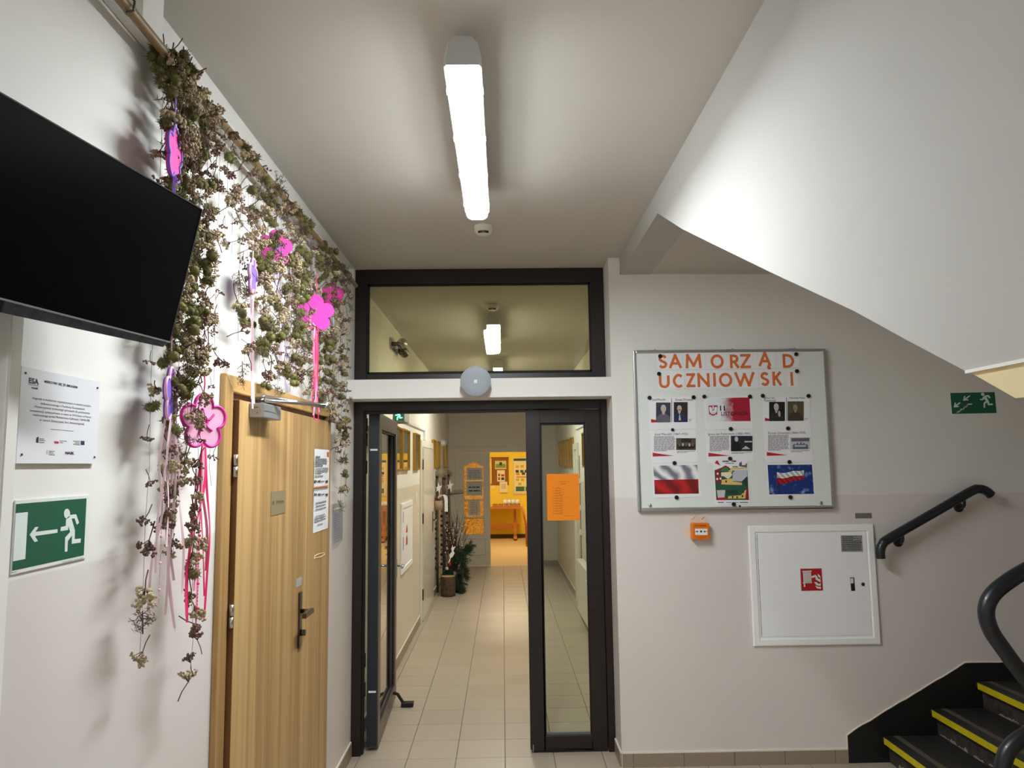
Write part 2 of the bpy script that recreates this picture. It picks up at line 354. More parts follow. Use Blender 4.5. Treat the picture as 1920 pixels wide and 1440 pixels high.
# transom window
t = thing('window_1', (-.13, 4.83, 2.34), 'wide dark brown transom window above the glazed door', kind='structure')
fm = MB(); fx0, fx1, fz0, fz1, gx0, gx1, gz0, gz1 = -.969, .688, 2.339, 3.104, -.888, .600, 2.401, 3.006
fm.box(fx0, gx0, 4.83, 4.90, fz0, fz1).box(gx1, fx1, 4.83, 4.90, fz0, fz1).box(gx0, gx1, 4.83, 4.90, gz1, fz1).box(gx0, gx1, 4.83, 4.90, fz0, gz0)
fm.build('window_frame', m_frame, t, bevel=.004)
bd = MB(); bd.box(gx0, gx0+.014, 4.842, 4.855, gz0, gz1).box(gx1-.014, gx1, 4.842, 4.855, gz0, gz1).box(gx0, gx1, 4.842, 4.855, gz1-.014, gz1).box(gx0, gx1, 4.842, 4.855, gz0, gz0+.014)
bd.build('glazing_bead', m_rubber, t)
MB().box(gx0+.002, gx1-.002, 4.862, 4.868, gz0+.002, gz1-.002).build('pane', m_glass_dim, t)

# glazed double door
t = thing('door_1', (-.13, 4.83, 0), 'dark brown aluminium glazed double door standing open to the corridor', kind='structure')
fm = MB(); fm.box(-.969, -.910, 4.83, 4.90, 0, 2.217).box(.645, .689, 4.83, 4.90, 0, 2.217).box(-.910, .645, 4.83, 4.90, 2.157, 2.217)
fm.build('door_frame', m_frame, t, bevel=.004)
st = MB(); st.box(-.910, -.897, 4.86, 4.90, 0, 2.157).box(-.897, .17, 4.86, 4.90, 2.140, 2.157)
st.build('rebate_strip', m_frame, t)
# closed leaf
lf = MB().box(.155, .246, 4.838, 4.898, .018, 2.153).box(.547, .643, 4.838, 4.898, .018, 2.153).box(.246, .547, 4.838, 4.898, 2.064, 2.153).box(.246, .547, 4.838, 4.898, .018, .102).build('closed_leaf', m_frame, t, bevel=.004)
g = MB(); g.box(.246, .258, 4.850, 4.862, .102, 2.064).box(.535, .547, 4.850, 4.862, .102, 2.064).box(.258, .535, 4.850, 4.862, 2.052, 2.064)
g.build('glazing_bead', m_rubber, lf)
MB().box(.258, .535, 4.850, 4.864, .102, .116).build('sill_gasket', M('grey_gasket', (92, 96, 100), .5), lf)
MB().box(.250, .543, 4.866, 4.872, .106, 2.060).build('pane', m_glass, lf)
MB().box(.165, .64, 4.842, 4.850, .002, .018).build('brush_seal', m_rubber, lf)
MB().cyl((.172, 4.836, .004), (.172, 4.836, .05), .003, 8).build('shoot_bolt', m_chrome, lf)
# open leaf, hinged at the frame, folded back along the corridor
A = V((-.812, 4.912, 0)); B = V((-.848, 5.975, 0)); ld = (B-A).normalized(); ln = V((ld.y, -ld.x, 0)); LW_ = (B-A).length; TH = .072
OL = Fr(A-ln*TH, ld, (0, 0, 1))                   # a along leaf, b up, n towards the corridor middle
def ol(mb, a0, a1, b0, b1, n0=0, n1=TH): return mb.prism(rect(a0, a1, b0, b1), OL, n0, n1)
lf = MB(); ol(lf, 0, .105, .022, 2.148); ol(lf, LW_-.105, LW_, .022, 2.148); ol(lf, .105, LW_-.105, 2.045, 2.148); ol(lf, .105, LW_-.105, .022, .125)
m_leaf = M('lit_leaf_aluminium', (84, 74, 66), .34)  # paler than the frame: light falling on the leaf put into its colour
leaf = lf.build('open_leaf', m_leaf, t, bevel=.003)
g = MB(); ol(g, .105, .117, .125, 2.045, .05, .062); ol(g, LW_-.117, LW_-.105, .125, 2.045, .05, .062); ol(g, .117, LW_-.117, 2.033, 2.045, .05, .062); ol(g, .117, LW_-.117, .125, .137, .05, .062)
g.build('glazing_bead', m_rubber, leaf)
ol(MB(), .107, LW_-.107, .127, 2.043, .034, .040).build('pane', m_glass, leaf)
e = MB(); e.prism(rect(.0, TH-.006, .03, 2.14), lambda a, b, d: OL(-d, b, a), 0, .004); e.build('shaded_edge_gasket', M('unlit_edge_rubber', (26, 31, 40), .5), leaf)  # seal strip whose blue-black colour carries the shade of the unlit leaf edge
for zz in (.36, 1.90):
    e = MB(); e.prism(rect(.010, TH-.014, zz, zz+.012), lambda a, b, d: OL(-d, b, a), .003, .0055); e.build('edge_label', m_white, leaf)
for n0, sgn in ((TH, 1), (0, -1)):
    h = MB(); p = lambda a, b, n: OL(a, b, n0+sgn*n)
    h.tube([p(LW_-.045, 1.02, 0), p(LW_-.045, 1.02, .045), p(LW_-.05, 1.02, .058), p(LW_-.17, 1.02, .06)], .010, 10); h.build('handle', m_chrome, leaf)
    h = MB(); h.prism(rect(LW_-.062, LW_-.028, .93, 1.07), lambda a, b, d: OL(a, b, n0+sgn*d), 0, .008); h.build('handle_plate', m_chrome, leaf)
for zz in (.34, .52, 1.75, 1.93, 2.03):
    MB().cyl((-.903, 4.908, zz), (-.903, 4.908, zz+.085), .011, 10).build('hinge', m_darksteel, leaf)
h = MB(); h.tube([OL(LW_-.19, .10, TH), OL(LW_-.19, .09, TH+.03), OL(LW_-.19, .03, TH+.07), OL(LW_-.19, .018, TH+.09)], .012, 8); ol(h, LW_-.225, LW_-.16, .004, .03, TH+.06, TH+.15)
h.build('door_stop', m_rubber, leaf)

# oak door and a half in the left wall
t = thing('door_2', (-.97, (DY0+DY1)/2, 0), 'oak veneer door with a narrow side leaf and door closer', kind='structure')
c0, c1, cz = 2.535, 4.10, 2.125
def casing(poly, name, mat): return MB().prism(poly, LEFT, .0005, .021).build(name, mat, t, bevel=.003)
casing([(c0, 0), (2.612, 0), (2.612, 2.068), (c0, cz)], 'casing', m_oak_frame)
casing([(4.03, 0), (c1, 0), (c1, cz), (4.03, 2.068)], 'casing', m_oak_frame)
casing([(c0, cz), (2.612, 2.068), (4.03, 2.068), (c1, cz)], 'head_casing', m_oak_head)
jm = MB(); jm.box(-1.058, -.969, DY0, 2.606, 0, DZ-.001).box(-1.058, -.969, 4.036, DY1, 0, DZ-.001).box(-1.058, -.969, 2.606, 4.036, 2.045, DZ-.001)
jm.build('jamb', m_brown_edge, t)
def leafbox(y0, y1, name):
    o = MB().box(-.974, -.930, y0, y1, .008, 2.040).build(name, m_oak, t, bevel=.0015)
    return o
l1 = leafbox(2.622, 3.538, 'main_leaf'); l2 = leafbox(3.541, 4.022, 'side_leaf')
MB().box(-.9735, -.9315, 2.6195, 2.6221, .008, 2.039).build('leaf_edge', m_brown_edge, l1)
for zz in (1.768, 1.255, .30):
    hg = MB().cyl((-.936, 2.613, zz), (-.936, 2.613, zz+.036), .0085, 10).cyl((-.936, 2.613, zz+.040), (-.936, 2.613, zz+.078), .0085, 10).build('hinge', m_chrome, l1)
# lever handle on a long plate
hp = MB().box(-.930, -.921, 3.428, 3.468, .99, 1.235).build('handle_plate', m_darksteel, l1, bevel=.002)
MB().tube([(-.921, 3.448, 1.15), (-.872, 3.448, 1.15)], .010, 10).build('handle_neck', m_darksteel, l1)
MB().box(-.884, -.866, 3.325, 3.460, 1.140, 1.162).build('lever', m_darksteel, l1, bevel=.002)
MB().cyl((-.921, 3.448, 1.055), (-.900, 3.448, 1.055), .014, 12).build('key_cylinder', m_darksteel, l1)
plate('sticker', LEFT, rect(3.385, 3.478, 1.262, 1.300), .0405, .0412, M('grey_label', (168, 166, 158), .5), l1)
# door number plate
np_ = plate('name_plate', LEFT, rect(2.998, 3.196, 1.607, 1.703), .0402, .042, M('brass_grey_plate', (148, 136, 104), .35, metal=.3), l1)
NPc = crop(490, 900, 18)
mk = MB()
for x0, x1, y0, y1 in ((375, 425, 715, 850), (512, 572, 695, 800), (585, 625, 700, 790), (640, 685, 695, 785), (700, 755, 690, 780)):
    (a0, b1), (a1, b0) = LEFT.ab(*NPc(x0, y0), .0424), LEFT.ab(*NPc(x1, y1), .0424); ww = (a1-a0)*.22
    mk.prism(rect(a0, a0+ww, b0, b1), LEFT, .0422, .0426).prism(rect(a1-ww, a1, b0, b1), LEFT, .0422, .0426).prism(rect(a0+ww, a1-ww, (b0+b1)/2, (b0+b1)/2+.004), LEFT, .0422, .0426)
mk.build('engraving', M('engraving_ink', (92, 84, 62), .6), np_)
# overhead closer with scissor arm
cb = MB().box(-.929, -.874, 2.716, 2.925, 1.983, 2.036).build('closer_body', M('closer_silver', (150, 152, 152), .4, metal=.6), l1, bevel=.003)
MB().prism(ell(-.902, 2.009, .018, .018, 24), lambda a, b, d: V((a, 2.7158-d, b)), 0, .0006).build('end_cap', M('closer_cap', (140, 136, 124), .5), cb)
sc = MB()
for dx, dz in ((-.006, .010), (.002, .011), (.004, -.009)): sc.cyl((-.902+dx, 2.7152, 2.009+dz), (-.902+dx, 2.7140, 2.009+dz), .0022, 8)
sc.build('cap_screw', m_rubber, cb)
MB().box(-.8742, -.8733, 2.717, 2.924, 2.006, 2.009).build('chrome_strip', m_chrome, cb)  # thin chrome strip along the front of the closer body
MB().cyl((-.905, 2.765, 2.036), (-.905, 2.765, 2.058), .017, 16).build('pivot', m_darksteel, l1)
MB().tube([(-.905, 2.765, 2.050), (-.735, 3.085, 2.056)], .0075, 10).build('closer_arm', m_chrome, l1)
MB().tube([(-.735, 3.085, 2.046), (-.925, 2.86, 2.075)], .0065, 10).build('closer_forearm', m_chrome, l1)
MB().cyl((-.735, 3.085, 2.036), (-.735, 3.085, 2.066), .012, 12).build('elbow', m_chrome, l1)
MB().box(-.949, -.918, 2.835, 2.885, 2.070, 2.082).build('arm_bracket', m_chrome, t)
# glue left on the veneer
gb = MB(); gl_ = [LEFT.ab(*crop(570, 830, 6.26)(*q), .04) for q in ((118, 1370), (125, 1330), (175, 1305), (238, 1290), (236, 1315), (190, 1345), (128, 1352))]
gb.tube([LEFT(a, b, .0405) for a, b in gl_], .0028, 6); gb.build('glue_trace', M('dried_glue', (216, 196, 150), .4), l2)

def arc(pts, k=6):
    """smooth a polyline with Catmull-Rom"""
    P = [V(p) for p in pts]; out = []
    for i in range(len(P)-1):
        p0, p1, p2, p3 = P[max(i-1, 0)], P[i], P[i+1], P[min(i+2, len(P)-1)]
        for j in range(k):
            t = j/k; out.append(.5*((2*p1)+(p2-p0)*t+(2*p0-5*p1+4*p2-p3)*t*t+(3*p1-p0-3*p2+p3)*t**3))
    return out+[P[-1]]
# ================================================================ lamps and ceiling fittings
def tube_lamp(y0, y1, xc, zc, strength, label, tint=(240, 247, 251), side=None):
    """weatherproof strip lamp: grey trough on two clips, opal diffuser with clips along its rim"""
    r = thing('ceiling_lamp', (xc, (y0+y1)/2, zc), label, 'lamp'); w = .049
    mt = M('opal_diffuser_%d' % int(strength*10), (250, 250, 250), .4, emit=(tint, strength))
    prof = [(-w, 2.952-CEIL), (-w*.90, 2.947-CEIL), (w*.90, 2.947-CEIL), (w, 2.952-CEIL), (w, 2.980-CEIL), (-w, 2.980-CEIL)]
    ms = M('opal_rim_%d' % int(strength*10), (250, 250, 250), .4, emit=(tint, strength*(side or SIDE)))
    n = len(prof); secs = [(y0, 1), (y0+.012, 1), (y1-.06, 1), (y1-.025, .93), (y1-.006, .72), (y1, .5)]; vv = []
    for y, sx in secs: vv += [(xc+a*sx, y, zc+b) for a, b in prof]
    fs = [(i*n+k, i*n+k+1, (i+1)*n+k+1, (i+1)*n+k) for i in range(len(secs)-1) for k in range(3)]
    MB().add(vv, fs).build('diffuser', mt, r)
    fs = [(i*n+k, i*n+(k+1) % n, (i+1)*n+(k+1) % n, (i+1)*n+k) for i in range(len(secs)-1) for k in (3, 4, 5)]+[tuple(range(n)), tuple(range((len(secs)-1)*n, len(secs)*n))]
    MB().add(vv, fs).build('diffuser_rim', ms, r); n = 8
    hw = .056; pr = [(-hw, 2.972-CEIL), (-hw, 3.003-CEIL), (-hw*.82, 3.045-CEIL), (-hw*.6, 3.062-CEIL), (hw*.6, 3.062-CEIL), (hw*.82, 3.045-CEIL), (hw, 3.003-CEIL), (hw, 2.972-CEIL)]; vv = []
    for y, sx in ((y0-.014, .86), (y0-.002, 1), (y1-.03, 1), (y1+.004, .6)): vv += [(xc+a*sx, y, zc+b) for a, b in pr]
    fs = [(i*n+k, i*n+(k+1) % n, (i+1)*n+(k+1) % n, (i+1)*n+k) for i in range(3) for k in range(n)]+[tuple(range(n)), tuple(range(3*n, 4*n))]
    MB().add(vv, fs).build('housing', M('lamp_housing', (206, 208, 208), .5), r)
    for y in (y0+.25, y1-.25): MB().box(xc-.03, xc+.03, y-.02, y+.02, zc+3.060-CEIL, zc).build('mounting_clip', m_alu, r)
    for sx in (-1, 1):
        for k in range(4):
            y = y0+.14+(y1-y0-.28)*k/3; MB().box(xc+sx*.0555-.003, xc+sx*.0555+.003, y-.014, y+.014, zc+2.966-CEIL, zc+2.992-CEIL).build('diffuser_clip', m_white, r)
    return r
tube_lamp(2.075, 3.372, -.105, CEIL, HALL_LAMP, 'large bright white strip lamp on the hall ceiling')
tube_lamp(5.86, 7.24, -.062, CCEIL, CORRIDOR_LAMP, 'strip lamp on the corridor ceiling seen in the middle of the transom window', (253, 249, 236), .5)
tube_lamp(8.53, 9.85, -.042, CCEIL, CORRIDOR_LAMP*1.5, 'farther strip lamp just above the round speaker in the transom window', (253, 249, 236), .5)
tube_lamp(-3.2, -1.9, -.105, CEIL, FILL_LAMP, 'added unseen fill strip lamp on the hall ceiling behind the photographer')  # unseen lamp added behind the camera as frontal fill

def smoke(x, y, z, label):
    r = thing('smoke_detector', (x, y, z), label, 'smoke detector')
    MB().lathe([(0, .050), (.012, .052), (.013, .051)], (x, y, z), (0, 0, -1), 28).build('base', m_white, r)
    MB().lathe([(.013, .051), (.030, .050), (.043, .040), (.050, .022), (.050, .0)], (x, y, z), (0, 0, -1), 28).build('head', M('detector_cream', (226, 222, 208), .45), r)
    sl = MB()
    for k in range(9):
        a = -math.pi/2+(k-4)*.16; d = V((math.cos(a), math.sin(a), 0)); c = V((x, y, z-.0415))+d*.0415
        sl.obox(c, (d, V((-d.y, d.x, 0)), V((0, 0, 1))), (.0035, .0020, .0075))
    sl.build('vent_slot', m_rubber, r)
smoke(-.091, 3.945, CEIL, 'round cream smoke detector on the ceiling beyond the hall lamp')
smoke(-.067, 5.70, CCEIL, 'faint round smoke detector seen through the transom window')

r = thing('wall_speaker', (-.160, 4.60, 2.318), 'round white loudspeaker with grey grille over the glazed door', 'speaker')
ax = V((0, -1, -.10)).normalized(); so = V((-.160, 4.60, 2.318))
MB().lathe([(.0, .0), (.0, .070), (.060, .092), (.096, .0945), (.100, .092)], so, ax, 40).build('body', m_white, r)
gm = M('speaker_grille', (150, 157, 164), .5, bump=(700, .35, .001))
MB().lathe([(.099, .0915), (.1015, .088), (.1022, .05), (.1024, .0)], so, ax, 40).build('grille', gm, r)
sf = Fr(so+ax*.1026, (1, 0, 0), V((1, 0, 0)).cross(ax)*-1)
sf.n = ax
lg = plate('badge', sf, rect(-.010, .010, -.010, .010), 0, .0006, m_signwhite, r)
text('JBL', sf, (-.002, .006, -.003, .003), .0009, m_grey_ink, lg)

# ================================================================ whiteboard and what hangs on it
BC = crop(1160, 630, 4.1136)
BO = Fr((0, 4.573, 0), (1, 0, 0), (0, 0, 1))
def bq(*pts): return [BO.ab(*BC(x, y)) for x, y in pts]
bx0, bx1, bz0, bz1 = .827, 2.042, 1.506, 2.498
r = thing('whiteboard', ((bx0+bx1)/2, 4.60, bz0), 'large white magnetic board in a silver frame covered with printed sheets', 'whiteboard')
MB().box(bx0+.01, bx1-.01, 4.574, 4.592, bz0+.01, bz1-.01).build('panel', M('board_enamel', (228, 233, 229), .22), r)
fm = MB().box(bx0, bx0+.017, 4.567, 4.595, bz0, bz1).box(bx1-.017, bx1, 4.567, 4.595, bz0, bz1).box(bx0+.017, bx1-.017, 4.567, 4.595, bz1-.017, bz1).box(bx0+.017, bx1-.017, 4.567, 4.595, bz0, bz0+.017)
fm.build('frame', m_alu, r, bevel=.003)
for x in (bx0+.13, bx0+.62, bx1-.2):
    MB().box(x-.025, x+.025, 4.585, 4.5995, bz1-.002, bz1+.006).cyl((x+.01, 4.586, bz1+.004), (x+.01, 4.586, bz1+.012), .004, 8).build('hanger', m_alu, r)
for x, z in ((bx0+.075, bz0+.032), (bx1-.085, bz0+.032)):
    MB().lathe([(0, .010), (.006, .010), (.009, .007), (.009, 0)], (x, 4.574, z), (0, -1, 0), 14).build('fixing_screw', m_chrome, r)

N0 = .0006
def sheet(name, pts, label, cat, group=None, mat=None, n=N0):
    pp = bq(*pts); a = sum(p[0] for p in pp)/4; b = min(p[1] for p in pp)
    rt = thing(name, BO(a, b, n), label, cat, group)
    MB().prism([pp[3], pp[2], pp[1], pp[0]], BO, n-.0004, n).build('page', mat or m_paper, rt)
    return rt
def pr(rt, name, pts, mat, n=.0010):
    pp = bq(*pts); return MB().prism(pp, BO, n-.0002, n).build(name, mat, rt)
def tx(rt, body, x0, x1, y0, y1, mat=m_ink, n=.0014, bold=0, name='lettering'):
    (a0, b1), (a1, b0) = bq((x0, y0), (x1, y1)); text(body, BO, (a0, a1, b0, b1), n, mat, rt, bold=bold, name=name)
G1 = 'white letter sheets of the board title'
row1 = [((295, 130, 492, 262), 'SA', [('S', 303, 378, 145, 250), ('A', 385, 487, 140, 248)]), ((492, 126, 668, 258), 'M', [('M', 513, 640, 140, 248)]),
        ((668, 124, 843, 255), 'O', [('O', 706, 812, 143, 250)]), ((843, 121, 1035, 253), 'RZ', [('R', 855, 930, 143, 248), ('Z', 935, 1020, 140, 248)]),
        ((1035, 119, 1212, 250), 'Ą', [('Ą', 1075, 1182, 120, 258)]), ((1212, 117, 1400, 250), 'D', [('D', 1262, 1355, 140, 245)])]
row2 = [((302, 268, 508, 412), 'UC', [('U', 308, 395, 295, 402), ('C', 415, 500, 292, 400)]), ((512, 266, 712, 408), 'ZN', [('Z', 520, 592, 288, 395), ('N', 605, 703, 287, 393)]),
        ((714, 265, 888, 404), 'IO', [('I', 727, 750, 285, 390), ('O', 770, 878, 285, 393)]), ((890, 262, 1080, 402), 'W', [('W', 892, 1050, 280, 388)]),
        ((1081, 259, 1282, 399), 'SK', [('S', 1090, 1165, 278, 385), ('K', 1183, 1258, 275, 383)]), ((1283, 257, 1385, 394), 'I', [('I', 1322, 1348, 278, 383)])]
def smooth2(pts, k=6): return [(p.x, p.y) for p in arc([V((x, y, 0)) for x, y in pts], k)]
GLY = {'S': [(1, [(.93, .84), (.72, .97), (.45, 1), (.15, .91), (.05, .73), (.2, .59), (.5, .5), (.82, .40), (.95, .26), (.82, .07), (.5, 0), (.25, .03), (.04, .14)])], 'A': [(0, [(0, 0), (.5, 1)]), (0, [(.5, 1), (1, 0)]), (0, [(.22, .30), (.78, .30)])],
       'M': [(0, [(0, 0), (.06, 1)]), (0, [(.06, 1), (.5, .12)]), (0, [(.5, .12), (.94, 1)]), (0, [(.94, 1), (1, 0)])], 'O': [(1, [(.5+.5*math.cos(t_*math.pi/8), .5+.5*math.sin(t_*math.pi/8)) for t_ in range(17)])],
       'R': [(0, [(0, 0), (0, 1)]), (1, [(0, 1), (.45, 1), (.82, .92), (.92, .74), (.82, .55), (.45, .46), (0, .46)]), (0, [(.45, .46), (1, 0)])], 'Z': [(0, [(0, 1), (1, 1)]), (0, [(1, 1), (0, 0)]), (0, [(0, 0), (1, 0)])],
       'Ą': [(0, [(0, .22), (.5, 1)]), (0, [(.5, 1), (.93, .22)]), (0, [(.2, .46), (.75, .46)]), (1, [(.93, .22), (.80, .10), (.84, .0), (1, .02)])], 'D': [(0, [(0, 0), (0, 1)]), (1, [(0, 1), (.4, 1), (.78, .9), (1, .6), (1, .4), (.78, .1), (.4, 0), (0, 0)])],
       'U': [(1, [(0, 1), (0, .6), (0, .35), (.13, .1), (.5, 0), (.87, .1), (1, .35), (1, .6), (1, 1)])], 'C': [(1, [(.98, .86), (.75, .98), (.45, .98), (.15, .8), (0, .5), (.15, .2), (.45, .02), (.75, .02), (.98, .12)])],
       'N': [(0, [(0, 0), (0, 1)]), (0, [(0, 1), (1, 0)]), (0, [(1, 0), (1, 1)])], 'I': [(0, [(.5, 0), (.5, 1)])], 'W': [(0, [(0, 1), (.25, 0)]), (0, [(.25, 0), (.5, .92)]), (0, [(.5, .92), (.75, 0)]), (0, [(.75, 0), (1, 1)])], 'K': [(0, [(0, 0), (0, 1)]), (0, [(.95, 1), (.08, .45)]), (0, [(.34, .62), (1, 0)])]}
def big_letter(rt, ch, x0, x1, y0, y1):
    (a0, b1), (a1, b0) = bq((x0, y0), (x1, y1)); w = .0165; mb = MB(); k = 0
    for sm, pts in GLY[ch]:
        k += 1; q = [(a0+w/2+(a1-a0-w)*x, b0+w/2+(b1-b0-w)*y) for x, y in pts]; n0, n1 = .0010, .0013+.00003*k
        if not sm: stroke(mb, BO, q, w, n0, n1); continue
        q = smooth2(q); off = []
        for i, (x, y) in enumerate(q):
            (xa, ya), (xb, yb) = q[max(i-1, 0)], q[min(i+1, len(q)-1)]
            if ch == 'O' and i in (0, len(q)-1): (xa, ya), (xb, yb) = q[-2], q[1]
            L_ = math.hypot(xb-xa, yb-ya) or 1; off.append((-(yb-ya)/L_*w/2, (xb-xa)/L_*w/2))
        for i in range(len(q)-1):
            (x, y), (u, v) = q[i], q[i+1]; (p_, r_), (s_, t_) = off[i], off[i+1]; mb.prism([(x+p_, y+r_), (u+s_, v+t_), (u-s_, v-t_), (x-p_, y-r_)], BO, n0, n1)
    mb.build('letter', m_orange_ink, rt)
for rowname, row in (('upper', row1), ('second', row2)):
    for k, ((x0, y0, x1, y1), nm, lets) in enumerate(row):
        rt = sheet('letter_sheet', [(x0, y0), (x1-3, y0-3), (x1+2, y1-3), (x0+4, y1)], 'white sheet with orange %s in the %s line of the board title' % (' and '.join(l[0] for l in lets), rowname), 'paper', G1, n=.0006+.0002*(k % 2))
        for ch, a, b, c, d in lets: big_letter(rt, ch, a, b, c, d)

def lines(rt, x0, x1, y0, y1, nl, seed, mat=M('soft_ink', (168, 164, 172), .8), hh=.42, last=.6):
    rn = random.Random(seed); mb = MB(); st_ = (y1-y0)/nl
    for k in range(nl):
        xe = x1-rn.uniform(0, .06)*(x1-x0) if k < nl-1 else x0+(x1-x0)*last
        (a0, b1), (a1, b0) = bq((x0, y0+k*st_), (xe, y0+(k+hh)*st_)); dashes(BO, a0, a1, b0, b1-b0, .0009, mb, rn, (.008, .03), .0025)
    mb.build('text_lines', mat, rt)
def photo(rt, x0, x1, y0, y1, bg, seed, figs):
    """small print: a backing colour and flat figures; figs: (kind, x, y, w, h, colour)"""
    o = pr(rt, 'photo_print', [(x0, y1), (x1, y1), (x1, y0), (x0, y0)], bg); k = 0
    for kind, x, y, w, h, c in figs:
        k += 1; n = .0010+.00025*k
        (a, b) = bq((x, y))[0]; (a2, b2) = bq((x+w, y+h))[0]; ra, rb = abs(a2-a), abs(b2-b)
        (c0_, d1_), (c1_, d0_) = bq((x0, y0), (x1, y1)); cl = lambda p: (min(max(p[0], c0_), c1_), min(max(p[1], d0_), d1_))
        if kind == 'e': poly = ell(a, b, ra, rb, 16)
        elif kind == 'r': poly = rect(a-ra, a+ra, b-rb, b+rb)
        elif kind == 'b': poly = [(a-ra, b-rb), (a+ra, b-rb), (a+ra*.92, b+rb*.25), (a+ra*.55, b+rb*.7), (a+ra*.2, b+rb), (a-ra*.2, b+rb), (a-ra*.55, b+rb*.7), (a-ra*.92, b+rb*.25)]
        elif kind == 't': poly = [(a-ra, b-rb), (a+ra, b-rb), (a, b+rb)]
        poly = [cl(p) for p in poly]
        MB().prism(poly, BO, n-.0002, n).build('print_detail', c, o)
    return o
ink = lambda nm, c: M('print_'+nm, c, .7)
i_dk, i_navy, i_skin, i_grey, i_lgrey, i_sepia, i_brown, i_blk = ink('dark', (38, 34, 46)), ink('navy', (34, 44, 84)), ink('skin', (196, 176, 166)), ink('grey', (98, 94, 108)), ink('lightgrey', (196, 196, 198)), ink('sepia', (86, 78, 58)), ink('brown', (46, 36, 30)), ink('black', (16, 16, 22))
i_red, i_dred, i_crim = ink('red', (186, 26, 40)), ink('deepred', (140, 20, 28)), ink('crimson', (170, 18, 54))
def bust(x, y, s, coat, skin, hair, extra=()):
    return [('b', x, y+s*1.55, s*1.15, s*.85, coat), ('e', x, y+s*.5, s*.22, s*.42, skin), ('e', x, y, s*.42, s*.58, hair), ('e', x, y+s*.12, s*.36, s*.46, skin), ('r', x, y+s*.34, s*.16, s*.05, hair)]+list(extra)
# upper row of three
p = sheet('printed_page', [(228, 470), (592, 465), (602, 715), (240, 722)], 'page with two portraits in the topmost row under the letters UC', 'paper', 'printed pages on the whiteboard')
photo(p, 288, 400, 513, 666, ink('plum', (58, 54, 72)), 1, bust(345, 560, 52, i_grey, i_skin, i_lgrey)); photo(p, 425, 532, 510, 664, i_brown, 2, bust(468, 552, 52, i_navy, i_skin, i_dk, [('t', 470, 620, 10, 30, i_lgrey)]))
tx(p, 'Józef Piłsudski', 258, 362, 484, 503); tx(p, 'Roman Dmowski', 437, 572, 482, 500)
pr(p, 'divider', [(407, 664), (412, 664), (411, 482), (406, 482)], m_grey_ink); pr(p, 'red_corner', [(250, 668), (295, 666), (294, 650), (249, 640)], i_red); lines(p, 540, 562, 640, 664, 3, 5)
p = sheet('printed_page', [(655, 472), (1020, 465), (1033, 715), (665, 722)], 'page with a red and white smear and a small eagle shield', 'paper', 'printed pages on the whiteboard')
fade = M('print_red_fade', (176, 20, 52), .75); nt = fade.node_tree; NN = nt.nodes.new; LL = nt.links.new
g_ = NN('ShaderNodeNewGeometry'); sx = NN('ShaderNodeSeparateXYZ'); LL(g_.outputs['Position'], sx.inputs[0])
nz = NN('ShaderNodeTexNoise'); nz.inputs['Scale'].default_value = 26; nz.inputs['Detail'].default_value = 6; LL(g_.outputs['Position'], nz.inputs['Vector'])
ma = NN('ShaderNodeMath'); ma.operation = 'MULTIPLY_ADD'; ma.inputs[1].default_value = .11; LL(nz.outputs[0], ma.inputs[0]); LL(sx.outputs['X'], ma.inputs[2])
a0 = bq((835, 560))[0][0]; mr = NN('ShaderNodeMapRange'); mr.inputs[1].default_value = a0+.02; mr.inputs[2].default_value = a0+.09; LL(ma.outputs[0], mr.inputs[0])
mx = NN('ShaderNodeMix'); mx.data_type = 'RGBA'; mx.inputs['A'].default_value = lin((226, 232, 236)); mx.inputs['B'].default_value = lin((168, 16, 50)); LL(mr.outputs[0], mx.inputs['Factor']); LL(mx.outputs['Result'], nt.nodes['Principled BSDF'].inputs['Base Color'])
pr(p, 'red_print', [(680, 660), (1018, 656), (1008, 474), (672, 480)], fade)
sh = pr(p, 'shield', [(700, 606), (728, 615), (758, 604), (763, 535), (693, 537), (696, 590)], i_crim, .0014)
def bpoly(pts, mat, n, parent, name='emblem'): return MB().prism(bq(*pts), BO, n-.0002, n).build(name, mat, parent)
for s in (-1, 1):
    bpoly([(728+s*2, 572), (728+s*8, 588), (728+s*14, 596), (728+s*24, 590), (728+s*29, 574), (728+s*30, 552), (728+s*25, 542), (728+s*21, 552), (728+s*15, 544), (728+s*10, 556), (728+s*3, 558)], m_paper, .0018, sh)
    bpoly([(728, 590), (728+s*10, 590), (728+s*20, 604), (728+s*8, 600)], m_paper, .0018, sh)
bpoly([(724, 605), (732, 605), (735, 572), (733, 552), (736, 546), (728, 540), (722, 546), (724, 552), (721, 572)], m_paper, .0018, sh)
tx(p, '11', 780, 820, 537, 578, bold=.03, n=.0016); tx(p, 'LISTOPADA', 790, 1000, 585, 612, bold=.01, n=.0016)
p = sheet('printed_page', [(1105, 470), (1470, 462), (1485, 715), (1115, 722)], 'page with two old portraits in the topmost row under the letters SK and I', 'paper', 'printed pages on the whiteboard')
photo(p, 1160, 1282, 508, 656, i_blk, 3, bust(1215, 548, 50, i_dk, i_skin, i_lgrey, [('e', 1238, 600, 10, 24, i_skin)])); photo(p, 1302, 1428, 504, 654, i_sepia, 4, bust(1362, 545, 52, ink('olive', (60, 54, 42)), ink('tan', (150, 138, 110)), i_sepia))
tx(p, 'Ignacy Jan', 1120, 1203, 471, 488); tx(p, 'Paderewski', 1120, 1213, 490, 506); tx(p, 'Wincenty Witos', 1313, 1438, 471, 488)
pr(p, 'divider', [(1292, 655), (1297, 655), (1296, 474), (1291, 474)], m_grey_ink); pr(p, 'red_corner', [(1128, 656), (1165, 655), (1164, 640), (1127, 630)], i_red); lines(p, 1434, 1462, 634, 654, 3, 6)
